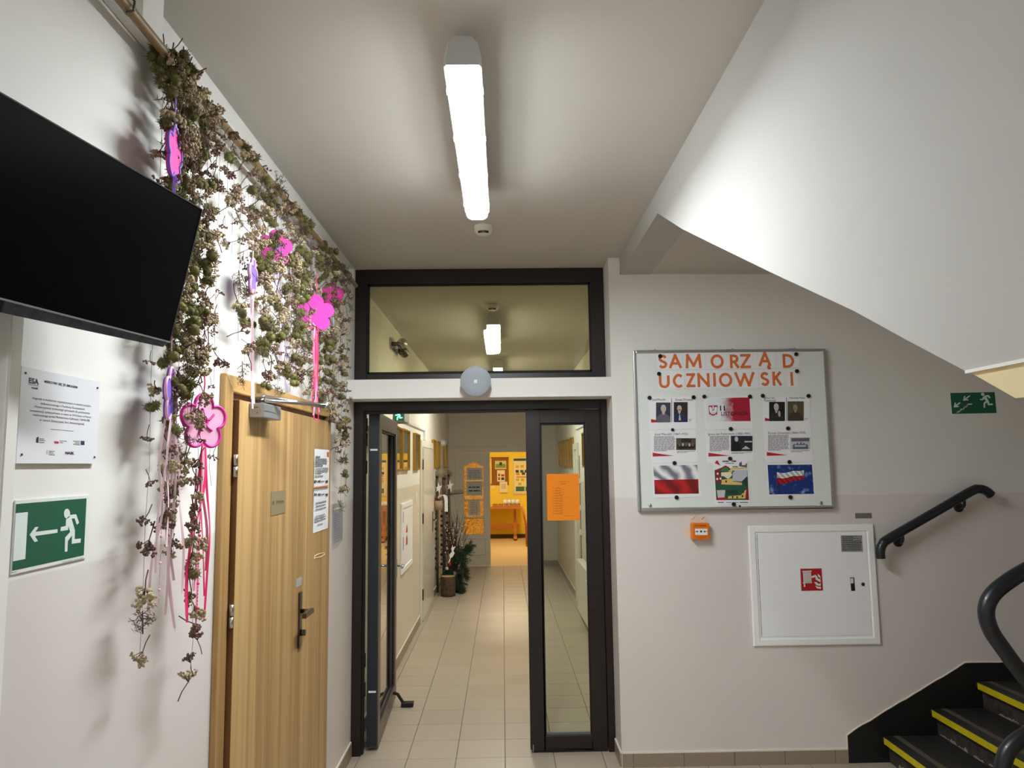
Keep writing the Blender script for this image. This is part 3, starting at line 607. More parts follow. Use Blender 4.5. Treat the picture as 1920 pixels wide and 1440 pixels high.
# middle row
for pts, ti, tb, pb, bgm, lab, figs in (
    ([(238, 728), (598, 722), (612, 972), (250, 980)], 'Józef Piłsudski (1867-1935)', (275, 535, 750, 768), (443, 595, 788, 880), i_sepia, 'text page with a brown group photograph in the middle row', [('r', 520, 850, 70, 14, i_brown), ('e', 470, 840, 9, 12, i_grey), ('e', 495, 838, 9, 12, i_skin), ('e', 520, 838, 9, 12, i_grey), ('e', 545, 840, 9, 12, i_skin), ('e', 570, 840, 9, 12, i_grey), ('r', 520, 805, 40, 14, i_brown), ('r', 520, 862, 60, 6, i_blk)]),
    ([(668, 730), (1032, 722), (1050, 972), (680, 980)], 'Ignacy Jan Paderewski (1860-1941)', (688, 1018, 747, 766), (865, 1032, 770, 888), i_dk, 'text page with a dark photograph of a person at a piano', [('b', 905, 850, 40, 42, i_blk), ('e', 908, 795, 15, 20, i_lgrey), ('r', 1000, 815, 30, 5, i_lgrey), ('t', 980, 860, 34, 12, i_lgrey)]),
    ([(1118, 722), (1482, 715), (1500, 970), (1130, 975)], 'Roman Dmowski (1864-1933)', (1153, 1442, 740, 758), (1322, 1478, 782, 875), i_lgrey, 'text page with a pale grey group photograph around a table', [('r', 1400, 800, 70, 12, i_grey), ('b', 1400, 845, 62, 26, ink('slate', (86, 98, 116))), ('e', 1365, 826, 9, 11, i_lgrey), ('e', 1390, 824, 9, 11, i_lgrey), ('e', 1415, 824, 9, 11, i_skin), ('e', 1440, 826, 9, 11, i_lgrey), ('r', 1400, 848, 45, 6, i_lgrey)])):
    p = sheet('printed_page', pts, lab, 'paper', 'printed pages on the whiteboard')
    tx(p, ti, *tb); photo(p, pb[0], pb[1], pb[2], pb[3], bgm, 9, figs)
    x0 = pts[0][0]+34; lines(p, x0, pb[0]-8, tb[3]+6, pts[3][1]-88, 12, int(x0), hh=.62); lines(p, pb[0]+6, pb[1]-4, pb[3]+8, pb[3]+24, 2, int(x0)+1, hh=.5)
    xa = pts[3][0]+12; yb = pts[3][1]-50; pr(p, 'red_corner', [(xa, yb), (xa+165, yb-6), (xa+80, yb-18), (xa, yb-30)], i_red)
# bottom row
def folds(name, c1, c2, sc, dist=3.0):
    """printed silk folds"""
    mt = M(name, c1, .7); nt = mt.node_tree; N = nt.nodes.new; L = nt.links.new; tc = N('ShaderNodeTexCoord')
    wv = N('ShaderNodeTexWave'); wv.inputs['Scale'].default_value = sc; wv.inputs['Distortion'].default_value = dist; wv.inputs['Detail'].default_value = 2; wv.inputs['Detail Scale'].default_value = 1.2
    mp = N('ShaderNodeMapping'); mp.inputs['Rotation'].default_value = (0, .7, 0); L(tc.outputs['Object'], mp.inputs[0]); L(mp.outputs[0], wv.inputs['Vector'])
    cr = N('ShaderNodeValToRGB'); cr.color_ramp.elements[0].color = lin(c2); cr.color_ramp.elements[1].color = lin(c1); cr.color_ramp.elements[0].position = .1; L(wv.outputs[0], cr.inputs[0]); L(cr.outputs[0], nt.nodes['Principled BSDF'].inputs['Base Color'])
    return mt
p = sheet('printed_page', [(255, 985), (615, 980), (632, 1240), (268, 1250)], 'page with a rippled white over red flag in the bottom row', 'paper', 'printed pages on the whiteboard')
pr(p, 'white_half', [(274, 1110), (614, 1104), (606, 994), (265, 1000)], folds('print_silk_white', (236, 236, 238), (120, 120, 132), 4, 9)); pr(p, 'red_half', [(278, 1220), (618, 1216), (614, 1104), (274, 1110)], folds('print_silk_red', (190, 20, 26), (116, 8, 14), 3, 8))
p = sheet('printed_page', [(1138, 982), (1505, 975), (1522, 1230), (1150, 1240)], 'page with a flag flying on a deep blue sky in the bottom row', 'paper', 'printed pages on the whiteboard')
sky = M('print_sky', (14, 46, 122), .7); nt = sky.node_tree; N = nt.nodes.new; L = nt.links.new; tc = N('ShaderNodeTexCoord'); nz = N('ShaderNodeTexNoise'); nz.inputs['Scale'].default_value = 22; nz.inputs['Detail'].default_value = 5; L(tc.outputs['Object'], nz.inputs['Vector'])
cr = N('ShaderNodeValToRGB'); cr.color_ramp.elements[0].position = .55; cr.color_ramp.elements[1].position = .78; cr.color_ramp.elements[0].color = lin((12, 46, 118)); cr.color_ramp.elements[1].color = lin((150, 180, 220)); L(nz.outputs[0], cr.inputs[0]); L(cr.outputs[0], nt.nodes['Principled BSDF'].inputs['Base Color'])
pr(p, 'sky_print', [(1162, 1222), (1506, 1218), (1490, 992), (1148, 994)], sky)
fx = [1220, 1262, 1304, 1346, 1388, 1428]; ft = [1050, 1058, 1052, 1040, 1042, 1036]
pr(p, 'flag_print', [(fx[k], ft[k]+92-k*5) for k in range(6)]+[(fx[5-k], ft[5-k]) for k in range(6)], folds('print_flag_red', (190, 22, 34), (120, 10, 20), 12), .0013)
pr(p, 'flag_print', [(fx[k], ft[k]+42-k*1) for k in range(6)]+[(fx[5-k], ft[5-k]) for k in range(6)], folds('print_flag_white', (240, 240, 240), (170, 170, 180), 12), .0016)
pr(p, 'flag_pole', [(1238, 1215), (1243, 1215), (1222, 1040), (1216, 1040)], i_blk, .0014)
p = sheet('printed_poster', [(725, 938), (990, 930), (1015, 1295), (745, 1305)], 'colourful illustrated map poster in the middle of the bottom row', 'poster', n=.0012)
CC = crop(1320, 850, 13.09)
def cpoly(nm, pts, mat, n):
    pp = [BO.ab(*CC(x, y)) for x, y in pts]; return MB().prism(pp, BO, n-.0002, n).build(nm, mat, p)
i_grn, i_lgrn, i_ylw, i_pgrn = ink('green', (36, 84, 62)), ink('midgreen', (64, 120, 80)), ink('straw', (222, 190, 110)), ink('pinegreen', (18, 60, 52))
cpoly('green_ground', [(300, 1145), (1100, 1145), (1062, 420), (255, 420)], i_grn, .0016)
cpoly('hill', [(255, 420), (430, 350), (520, 295), (610, 340), (660, 420)], i_dred, .0016); cpoly('hill', [(400, 440), (470, 350), (560, 340), (640, 440)], i_lgrn, .0018)
cpoly('path_print', [(600, 440), (600, 380), (700, 355), (1055, 345), (1058, 380), (720, 400), (680, 470)], i_ylw, .0020)
cpoly('path_print', [(420, 560), (420, 470), (660, 450), (690, 530), (600, 640), (480, 560)], ink('cream', (232, 220, 190)), .0020)
cpoly('path_print', [(420, 760), (430, 650), (700, 610), (700, 690), (930, 720), (930, 775), (560, 770)], i_ylw, .0020)
cpoly('path_print', [(580, 1110), (600, 1050), (900, 1030), (1010, 900), (1040, 900), (1010, 1110)], i_ylw, .0020)
cpoly('red_panel', [(290, 700), (430, 720), (430, 560), (345, 540), (420, 450), (270, 400)], i_dred, .0020)
cpoly('grey_panel', [(700, 680), (920, 690), (1060, 560), (1050, 405), (760, 410), (700, 480)], ink('mist', (190, 194, 204)), .0022)
cpoly('tree_print', [(930, 690), (1080, 850), (1070, 580), (1010, 600)], i_pgrn, .0024); cpoly('dark_print', [(540, 1020), (840, 1000), (830, 900), (540, 900)], i_pgrn, .0022)
cpoly('white_panel', [(340, 1100), (500, 1110), (520, 900), (310, 905)], i_lgrey, .0024); cpoly('red_edge', [(300, 1148), (560, 1145), (520, 1080), (330, 1090)], i_red, .0026)
cpoly('red_edge', [(1020, 1145), (1100, 1145), (1085, 860), (1040, 860)], i_dred, .0024); cpoly('figure_print', [(260, 240), (400, 300), (330, 170), (300, 180)], i_red, .0018); cpoly('building_print', [(860, 320), (1055, 350), (1050, 230), (1000, 290), (930, 290), (920, 200), (860, 240)], i_grey, .0018)
for x, y in ((330, 500), (320, 630), (400, 620), (540, 520)): cpoly('spot_print', [(x-22, y-22), (x+22, y-26), (x+24, y+20), (x-16, y+28)], m_paper, .0026)
for x, y in ((620, 390), (540, 690), (700, 1075), (940, 1050), (810, 1080), (960, 950)): cpoly('spot_print', [(x-20, y-26), (x+20, y-24), (x+16, y+26), (x-18, y+22)], i_brown, .0026)
mb = MB(); rn = random.Random(3)
for x0, x1, y, hh in ((450, 600, 195, 34), (680, 800, 195, 34), (515, 740, 245, 12), (340, 490, 1205, 22), (540, 680, 1205, 14), (770, 840, 1205, 14), (870, 1090, 1205, 18), (700, 830, 330, 22)):
    (a0, b1), (a1, b0) = BO.ab(*CC(x0, y-hh/2)), BO.ab(*CC(x1, y+hh/2)); dashes(BO, a0, a1, b0, b1-b0, .0016, mb, rn, (.004, .009), .0015)
mb.build('caption', m_ink, p)
# magnets
mg = [(320, 155, 'the sheet with S and A'), (1370, 140, 'the sheet with D'), (311, 291, 'the sheet with U and C'), (1376, 271, 'the end of the second title line'), (238, 476, 'the outer corner of the page below U'), (578, 472, 'the inner corner of the first portrait page'),
      (661, 467, 'the eagle page beside its white half'), (1013, 466, 'the red corner of the eagle page'), (1112, 461, 'the inner corner of the second portrait page'), (1465, 462, 'the outer corner of the second portrait page'), (416, 720, 'the seam under the first portrait page'), (865, 716, 'the seam under the eagle page'),
      (1307, 713, 'the seam under the second portrait page'), (431, 980, 'the top of the rippled flag page'), (860, 946, 'the top of the map poster'), (1318, 972, 'the top of the blue sky page'), (447, 1245, 'the bottom of the rippled flag page'), (888, 1297, 'the bottom of the map poster'), (1325, 1243, 'the bottom of the blue sky page')]
mag0 = None
for x, y, lab in mg:
    a, b = BO.ab(*BC(x, y), .008); c = BO(a, b, .0030)
    if mag0 is None:
        mag0 = MB().lathe([(0, 0), (0, .0125), (.006, .0125), (.008, .011), (.0075, .007), (.0075, 0)], c, (0, -1, 0), 18).build('magnet', m_black); o = mag0; base = mag0.location-c
    else:
        o = mag0.copy(); COL.objects.link(o); o.location = c+base
    if (x, y) == (416, 720): o.scale = (.8, 1, .8)
    tag(o, 'round black magnet on '+lab, 'magnet', 'black magnets on the whiteboard')
a, b = BO.ab(*BC(933, 1312)); tag(MB().lathe([(0, 0), (0, .006), (.006, .006), (.006, 0)], BO(a, b, .0004), (0, -1, 0), 12).build('magnet_pin', m_black), 'tiny black pin low on the whiteboard near the frame', 'magnet')

# ================================================================ front wall fittings
FC = crop(1260, 940, 4.3636)
def fq(*pts, n=0): return [FRONT.ab(*FC(x, y), n) for x, y in pts]
r = thing('fire_hose_cabinet', (1.893, 4.60, .686), 'white recessed fire hose cabinet with a red hose reel sign', 'cabinet')
m_cab = M('cabinet_white', (246, 246, 248), .38); m_cabf = M('cabinet_frame_white', (246, 246, 244), .42)
def ring(mb, a0, a1, b0, b1, w, n0, n1):
    mb.prism([(a0, b0), (a1, b0), (a1-w, b0+w), (a0+w, b0+w)], FRONT, n0, n1).prism([(a0, b1), (a0+w, b1-w), (a1-w, b1-w), (a1, b1)], FRONT, n0, n1)
    mb.prism([(a0, b0), (a0+w, b0+w), (a0+w, b1-w), (a0, b1)], FRONT, n0, n1).prism([(a1, b0), (a1, b1), (a1-w, b1-w), (a1-w, b0+w)], FRONT, n0, n1)
mb = MB(); ring(mb, 1.506, 2.281, .686, 1.404, .042, .0004, .016); mb.build('outer_frame', m_cabf, r, bevel=.006)
mb = MB(); ring(mb, 1.547, 2.240, .727, 1.363, .012, .0004, .010); mb.build('inner_frame', m_cabf, r, bevel=.002)
MB().prism(rect(1.549, 2.238, .729, 1.361), FRONT, .0003, .002).build('gap', m_rubber, r)
dr = MB().prism(rect(1.5625, 2.2325, .7395, 1.3515), FRONT, .002, .0115).build('door', m_cab, r, bevel=.002)
# sign: reel, hose and flames
def fpoly(nm, pts, mat, n, par): return MB().prism(fq(*pts, n=.012), FRONT, n-.0002, n).build(nm, mat, par)
sg = fpoly('hose_sign', [(1055, 737), (1240, 733), (1228, 545), (1045, 548)], m_signwhite, .0122, dr)
fpoly('red_field', [(1059, 732), (1235, 729), (1223, 549), (1050, 552)], m_red, .0126, sg)
mb = MB()
for k in range(6): mb.prism(fq((1076+k*11.5, 668), (1084+k*11.5, 667), (1079+k*11.5, 578), (1071+k*11.5, 579), n=.012), FRONT, .0126, .0130)
mb.prism(fq((1066, 578), (1142, 574), (1141, 566), (1064, 570), n=.012), FRONT, .0126, .0130).prism(fq((1070, 672), (1146, 669), (1145, 661), (1069, 664), n=.012), FRONT, .0126, .0130).prism(fq((1078, 700), (1090, 700), (1088, 672), (1078, 672), n=.012), FRONT, .0126, .0130).prism(fq((1141, 628), (1166, 622), (1170, 610), (1160, 604), (1141, 614), n=.012), FRONT, .0126, .0130)
mb.build('reel_symbol', m_signwhite, sg)
for fl_ in ([(1172, 690), (1185, 712), (1218, 716), (1218, 700), (1200, 700)], [(1162, 660), (1180, 685), (1215, 692), (1218, 668), (1200, 676), (1180, 660)], [(1166, 598), (1176, 640), (1214, 662), (1216, 640), (1195, 630), (1182, 608)], [(1190, 592), (1196, 615), (1218, 632), (1210, 608)]):
    fpoly('flame_symbol', fl_[::-1], m_signwhite, .0130, sg)
lb = fpoly('data_label', [(1387, 414), (1562, 413), (1555, 277), (1380, 278)], M('silver_label', (150, 150, 150), .4), .0122, dr)
mb = MB(); rn = random.Random(11)
for k in range(8):
    (a0, b1), (a1, b0) = fq((1392, 288+k*15), (1552, 295+k*15), n=.012); dashes(FRONT, a0, a1, b0, b1-b0, .0124, mb, rn, (.006, .02), .002)
mb.build('label_print', M('label_ink', (84, 82, 80), .6), lb)
fpoly('label_patch', [(1482, 326), (1555, 325), (1552, 282), (1480, 283)], M('label_white', (206, 206, 206), .5), .0126, lb)
hd = fpoly('recessed_handle', [(1466, 733), (1499, 732), (1490, 622), (1456, 623)], m_black, .0128, dr)
fpoly('handle_tag', [(1462, 672), (1484, 668), (1482, 628), (1460, 630)], m_signwhite, .0134, hd)
a, b = fq((1562, 678), n=.012)[0]; MB().lathe([(0, .011), (.003, .011), (.004, .008), (.004, 0)], FRONT(a, b, .0115), (0, -1, 0), 16).build('lock', m_darksteel, dr)

# call point
r = thing('call_point', (1.203, 4.60, 1.327), 'small orange manual call point below the whiteboard', 'call point')
m_or = M('callpoint_orange', (226, 116, 4), .35)
bd = MB().box(1.150, 1.257, 4.548, 4.600, 1.327, 1.427).build('housing', m_or, r, bevel=.006)
CK = crop(1280, 955, 20.57); CP = Fr((0, 4.548, 0), (1, 0, 0), (0, 0, 1))
def kq(*pts): return [CP.ab(*CK(x, y)) for x, y in pts]
MB().prism(kq((485, 990), (955, 990), (945, 745), (470, 745)), CP, .0002, .0014).build('press_plate', m_white, r)
mb = MB().prism(kq((490, 870), (555, 870), (555, 900), (600, 855), (555, 810), (555, 840), (490, 840)), CP, .0014, .0018); mb.prism(kq((910, 870), (910, 840), (850, 840), (850, 810), (800, 855), (850, 900), (850, 870)), CP, .0014, .0018); mb.build('arrow_mark', m_ink, r)
a, b = kq((708, 852))[0]; MB().prism(ell(a, b, .0062, .0062), CP, .0014, .0020).build('press_dot', m_ink, r)
(a0, b1), (a1, b0) = kq((455, 600), (910, 662)); text('ODDYMIANIE', CP, (a0, a1, b0, b1), .0006, M('orange_dark_ink', (120, 56, 8), .6), r, bold=.02)
(a0, b1), (a1, b0) = kq((620, 1030), (810, 1060)); text('MERCOR', CP, (a0, a1, b0, b1), .0006, M('orange_dark_ink', (120, 56, 8), .6), r)
mb = MB(); mb.tube([CP(*q, .0005) for q in kq((500, 1010), (580, 1085), (700, 1110), (830, 1085), (910, 1020))], .0009, 5); mb.build('cover_groove', M('orange_dark_ink', (120, 56, 8), .6), r)
# bare plaster around it with curls of torn paint
r = thing('plaster_patch', (1.2, 4.60, 1.43), 'pinkish bare plaster patch with torn paint curls above the call point', 'plaster patch')
MB().prism([FRONT.ab(*CK(x, y)) for x, y in ((150, 1000), (330, 1200), (330, 540), (1000, 540), (930, 300), (700, 260), (440, 270), (270, 330), (270, 600), (140, 800))], FRONT, .0003, .0012).build('bare_plaster', M('bare_plaster', (222, 200, 178), .9, bump=(80, .3)), r)
for x, y, dx, dy in ((350, 420, 110, -90), (400, 330, 80, -70), (740, 400, 100, -90)):
    a, b = FRONT.ab(*CK(x, y)); a2, b2 = FRONT.ab(*CK(x+dx, y+dy)); w = .006
    MB().add([FRONT(a, b, .001), FRONT(a2, b2, .001), FRONT(a2-.004, b2+.006, .007), FRONT(a-.004, b+.006, .008), FRONT(a-.001, b+.010, .004), FRONT(a2-.001, b2+.010, .003)], [(0, 1, 2, 3), (3, 2, 5, 4)]).build('paint_curl', m_paper, r)
tag(MB().prism(rect(2.178, 2.281, 1.439, 1.471), FRONT, .0003, .0016).build('grey_label', M('grey_sticker', (112, 110, 104), .5)), 'small plain grey label above the fire hose cabinet', 'label')

# green sign by the stairs
SC = crop(1640, 640, 6.857)
r = thing('stairs_exit_sign', (2.97, 4.60, 2.07), 'green escape sign with runner, stairs and two arrows', 'sign')
def sq(*pts): return [FRONT.ab(*SC(x, y)) for x, y in pts]
MB().prism(sq((986, 948), (1578, 938), (1546, 646), (962, 657)), FRONT, .0004, .003).build('plate', m_signwhite, r)
MB().prism(sq((990, 933), (1564, 922), (1538, 653), (968, 664)), FRONT, .003, .0034).build('green_field', m_green, r)
MAN = [(1385, 718), (1415, 695), (1460, 690), (1487, 725), (1468, 735), (1448, 712), (1430, 712), (1462, 770), (1470, 802), (1515, 800), (1513, 820), (1452, 822), (1440, 785), (1415, 805), (1415, 855), (1397, 855), (1394, 795), (1425, 765), (1405, 738), (1392, 755), (1350, 755), (1350, 742), (1380, 738)]
rm = MB().prism(sq(*MAN), FRONT, .0034, .0038); a, b = sq((1384, 681))[0]; rm.prism(ell(a, b, .0105, .0105), FRONT, .0034, .0038); rm.build('runner_symbol', m_signwhite, r)
mb = MB(); stroke(mb, FRONT, sq((1057, 915), (1057, 904), (1100, 903), (1100, 873), (1145, 872), (1145, 842), (1185, 841), (1185, 810), (1240, 808)), .0078, .0034, .0038); mb.build('stairs_symbol', m_signwhite, r)
for (tx_, ty_), (ux, uy), p1, p2 in (((1142, 755), (1212, 705), (1152, 712), (1192, 752)), ((1022, 841), (1088, 792), (1032, 796), (1070, 838))):
    mb = MB(); stroke(mb, FRONT, sq((tx_, ty_), (ux, uy)), .008, .0034, .0038); stroke(mb, FRONT, sq((tx_, ty_), p1), .008, .0034, .00382); stroke(mb, FRONT, sq((tx_, ty_), p2), .008, .0034, .00384); mb.build('arrow_symbol', m_signwhite, r)

# handrail on the wall
m_rail = M('rail_paint', (24, 27, 33), .36, coat=.1)
r = thing('wall_handrail', (2.63, 4.60, 1.2), 'short dark grey handrail sloping up the wall beside the stairs', 'handrail')
yr = 4.520
MB().tube(arc([(2.280, yr, 1.205), (2.279, yr, 1.245), (2.296, yr, 1.288), (2.345, yr, 1.325), (2.62, yr, 1.470), (2.86, yr, 1.597), (2.915, yr, 1.612), (2.955, yr, 1.600), (2.985, yr, 1.575)]), .028, 14).build('rail', m_rail, r)
for x, z in ((2.422, 1.325), (2.815, 1.530)):
    br = MB().tube(arc([(x, yr, z+.025), (x, yr, z-.010), (x+.006, yr+.03, z-.03), (x+.01, 4.599, z-.032)]), .009, 8); br.build('bracket', m_rail, r)
    MB().lathe([(0, .030), (.008, .030), (.010, .024), (.010, 0)], (x+.01, 4.599, z-.032), (0, -1, 0), 16).build('wall_rose', m_rail, r)

# ================================================================ stairs
m_step = M('step_rubber', (44, 42, 42), .5, var=(7, .25), bump=(40, .15))
m_riser = M('step_riser', (60, 54, 50), .8, var=(18, .5), bump=(30, .5, .01))
m_tapey = M('yellow_tape', (206, 190, 18), .5, var=(14, .10))
m_tapeg = M('grit_tape', (84, 78, 62), .85)
m_blackpaint = M('black_paint', (9, 9, 9), .6, bump=(20, .2))
r = thing('staircase', (3.4, 4.0, 0), 'black stair flight with yellow edge tape rising to a landing', 'stairs', kind='structure')
SY0, SY1 = 3.22, 4.592; STEPX = [2.292, 2.592, 2.880, 4.8]; rise = .1525
for k in range(3):
    x, z = STEPX[k], rise*(k+1); xe = STEPX[k+1]
    MB().box(x, xe if k == 2 else xe+.02, SY0, SY1, rise*k if k else .001, z-.032).build('riser', m_riser, r)
    MB().box(x-.040, xe+.001, SY0, SY1, z-.031, z).build('tread', m_step, r, bevel=.004)
    MB().box(x-.0418, x-.0402, SY0+.01, SY1-.025, z-.036, z+.0005).build('nosing_tape', m_tapey, r)
    MB().box(x+.028, x+.062, SY0+.01, SY1-.004, z+.0002, z+.0016).build('grit_strip', m_tapeg, r)
    rn = random.Random(k); mb = MB()
    y = SY0+.04
    while y < SY1-.10:
        L_ = rn.uniform(.03, .13); h = rn.uniform(.004, .024); zz = rise*k+.004+rn.uniform(0, .008); np2 = rn.randint(5, 8)
        poly = [(y, zz), (y+L_, zz)]+[(y+L_*(1-i/np2), zz+h*rn.uniform(.35, 1.2)) for i in range(1, np2)]
        mb.prism(poly, lambda a, b, d: V((x-d, a, b)), .0003, .002+rn.random()*.003); y += L_*rn.uniform(.9, 1.6)
    mb.build('chipped_plaster', M('chipped_plaster', (150, 138, 122), .9, bump=(60, .4)), r)
sk = MB().prism([(2.046, .001), (2.046, .160), (2.09, .190), (2.30, .303), (2.55, .437), (2.786, .562), (2.84, .565), (4.79, .562), (4.79, .001)], FRONT, .0004, .0065).build('painted_stringer', m_blackpaint, r)
rn = random.Random(5); pts = [(2.040, .0)]+[(2.042+rn.uniform(-.003, .003), .04*i) for i in range(1, 5)]+[(2.05+.046*i, .168+.0248*i+rn.uniform(-.003, .003)) for i in range(1, 16)]+[(2.79+.1*i, .568+rn.uniform(-.002, .002)) for i in range(0, 20)]
MB().tube([FRONT(a, b, .003) for a, b in pts], .005, 6).build('plaster_ridge', M('ridge_plaster', (226, 212, 190), .9), r)
# inner railing: two bent tubes
r = thing('stair_railing', (2.6, 3.28, .0), 'thick dark grey bent tube railing at the foot of the stairs', 'railing')
yq = 3.28
def qp(px, py): p = hit(px, py, 'Y', yq); return (p.x, yq, p.z)
up = [qp(x, y) for x, y in ((2140, 955), (2010, 1022), (1935, 1063), (1893, 1088), (1861, 1115), (1849, 1145), (1857, 1180), (1880, 1215), (1925, 1275), (2010, 1378), (2090, 1475))]
MB().tube(arc(up), .0335, 18).build('upper_tube', m_rail, r)
lo = [qp(x, y) for x, y in ((2090, 1310), (1990, 1345), (1925, 1378), (1892, 1405), (1880, 1440), (1878, 1500), (1876, 1600), (1872, 1690))]
lo[-1] = (lo[-1][0], yq, .004)
MB().tube(arc(lo), .0335, 18).build('lower_tube', m_rail, r)
MB().cyl((3.06, yq, .46), (3.06, yq, 1.38), .022, 12).build('post', m_rail, r)

# ================================================================ screen
r = thing('wall_screen', (-.80, 1.45, 1.89), 'black flat screen tilted down from the wall, its dark surface empty', 'screen')
ty = math.radians(10.5); D = V((math.sin(ty), math.cos(ty), 0))
sc_ = .32/.36; P1 = V((-.792*sc_, 1.909*sc_, H+(2.483-H)*sc_)); P2 = V((-.871*sc_, 1.923*sc_, H+(2.132-H)*sc_))
U = (P1-P2).normalized(); NRM = D.cross(U).normalized()
if NRM.x < 0: NRM = -NRM
TV = Fr(P2-D*.60, D, U); TV.n = NRM; TVH = (P1-P2).length
MB().prism(rect(0, .60, 0, TVH), TV, -.012, 0).build('screen_glass', M('screen_black', (2, 2, 3), .22, spec=.12), r)
MB().prism(rect(.001, .599, .0, TVH-.001), TV, -.040, -.0125).build('back_shell', M('shell_grey', (58, 62, 70), .35, bump=(90, .25, .002)), r, bevel=.003)
mb = MB(); mb.prism(rect(-.002, .602, -.003, .0005), TV, -.013, .002); mb.build('bottom_edge', m_alu, r)
MB().add([TV(0, -.003, -.006), TV(.600, -.003, -.006), TV(.598, -.016, -.010), TV(.0, -.027, -.012), TV(0, -.003, -.036), TV(.600, -.003, -.036), TV(.598, -.016, -.036), TV(.0, -.027, -.036)], [(0, 1, 2, 3), (4, 7, 6, 5), (0, 4, 5, 1), (3, 2, 6, 7), (0, 3, 7, 4), (1, 5, 6, 2)]).build('chin', M('chin_brushed', (74, 80, 92), .4, metal=.3, var=(70, .4)), r)
mb = MB().prism(rect(.0, .602, TVH, TVH+.0025), TV, -.013, .001).prism(rect(.6003, .603, 0, TVH), TV, -.013, .001); mb.build('bezel', M('bezel_dark', (60, 60, 62), .3), r)
MB().prism(rect(.005, .150, -.023, -.004), TV, -.0095, -.0045).build('sticker_strip', m_black, r); MB().prism(rect(.118, .140, -.022, -.006), TV, -.0044, -.0040).build('white_sticker', M('sticker_grey', (150, 150, 150), .6), r)
MB().box(-.97, -.86, 1.40, 1.46, 2.22, 2.36).build('wall_mount', m_black, r)
mb = MB().tube([(-.90, 1.43, 2.29), TV(.28, TVH*.5, -.040)], .018, 10); mb.build('mount_arm', m_black, r)
MB().box(-.9695, -.955, 1.38, 1.48, 2.19, 2.39).build('mount_plate', m_black, r)

# white cable duct, plaque and exit sign
r = thing('cable_duct', (-.95, 1.40, 0), 'white upright cable duct beside the two small wall signs', 'cable duct')
MB().box(-.9695, -.935, 1.398, 1.437, .0, 2.20).build('duct', m_white, r, bevel=.003)
MB().box(-.9350, -.9335, 1.402, 1.433, .0, 2.20).build('cover', m_plaster, r)
PCR = crop(20, 680, 7.2)
r = thing('wall_plaque', (-.965, 1.62, 1.814), 'white plaque with dark lettering and small logos above the exit sign', 'plaque')
pn = .0095
MB().prism(rect(1.478, 1.768, 1.814, 2.008), LEFT, .0045, .009).build('plate', M('plaque_white', (232, 232, 236), .3), r)
for x, y in ((205, 140), (1174, 342), (152, 1240), (1134, 1275)):
    a, b = LEFT.ab(*PCR(x, y), .01); MB().lathe([(0, .0025), (.0020, .0024), (.0025, 0)], LEFT(a, b, .009), (1, 0, 0), 10).build('screw', m_darksteel, r)
m_nink = M('navy_ink', (34, 36, 52), .6)
T = lambda body, pl, pr_, h, **k: wall_text(body, LEFT, PCR, pl, pr_, h, pn, m_nink, r, **k)
T('ESA', (247, 237), (381, 262), 78, bold=.03); T('NASK', (284, 342), (374, 350), 28, bold=.03); T('MIERZYMY SIĘ ZE SMOGIEM', (458, 256), (902, 336), 44, bold=.02)
for body, pl, pr_ in (('Nagroda w konkursie organizowanym w ramach projektu', (295, 478), (1086, 592)), ('dofinansowanego z Funduszy Europejskich', (405, 553), (998, 632)), ('„Wykorzystanie technologii cyfrowych dla podniesienia', (307, 592), (1068, 688)),
                      ('kompetencji społeczeństwa w walce ze SMOGiem w Polsce”,', (263, 645), (1100, 742)), ('realizowanego przez Ministerstwo Cyfryzacji i NASK-PIB', (300, 706), (1066, 785)), ('w ramach Edukacyjnej Sieci Antysmogowej', (390, 775), (990, 832))):
    T(body, pl, pr_, 40)
T('NASK', (738, 1218), (860, 1222), 38, bold=.04)
def pq(*pts): return [LEFT.ab(*PCR(x, y), pn) for x, y in pts]
MB().prism(pq((540, 900), (848, 928), (848, 922), (540, 894)), LEFT, .0091, .0095).build('rule', m_grey_ink, r); MB().prism(pq((244, 296), (376, 314), (376, 308), (244, 290)), LEFT, .0091, .0095).build('rule', m_grey_ink, r)
MB().prism(pq((592, 1090), (648, 1092), (648, 1063), (592, 1060)), LEFT, .0091, .0095).build('flag_logo', i_red, r); MB().prism(pq((948, 1110), (996, 1114), (998, 1058), (948, 1054)), LEFT, .0091, .0095).build('blue_logo', M('eu_blue', (30, 40, 84), .6), r)
MB().prism(pq((346, 1078), (376, 1080), (378, 998), (352, 1012), (346, 1034)), LEFT, .0091, .0095).build('arch_logo', m_nink, r); MB().prism(pq((484, 1236), (512, 1238), (512, 1180), (490, 1182)), LEFT, .0091, .0095).build('crest_logo', i_lgrey, r)
mb = MB()
for x0, x1, y, dy in ((390, 452, 1026, 4), (390, 466, 1048, 4), (390, 455, 1074, 4), (662, 758, 1056, 5), (662, 705, 1076, 3), (845, 935, 1058, 6), (868, 935, 1082, 4), (848, 935, 1102, 4), (524, 596, 1193, 4), (524, 580, 1217, 3), (524, 596, 1241, 3)):
    mb.prism(pq((x0, y+5), (x1, y+5+dy), (x1, y-4+dy), (x0, y-4)), LEFT, .0091, .0095)
mb.build('logo_text', m_grey_ink, r)

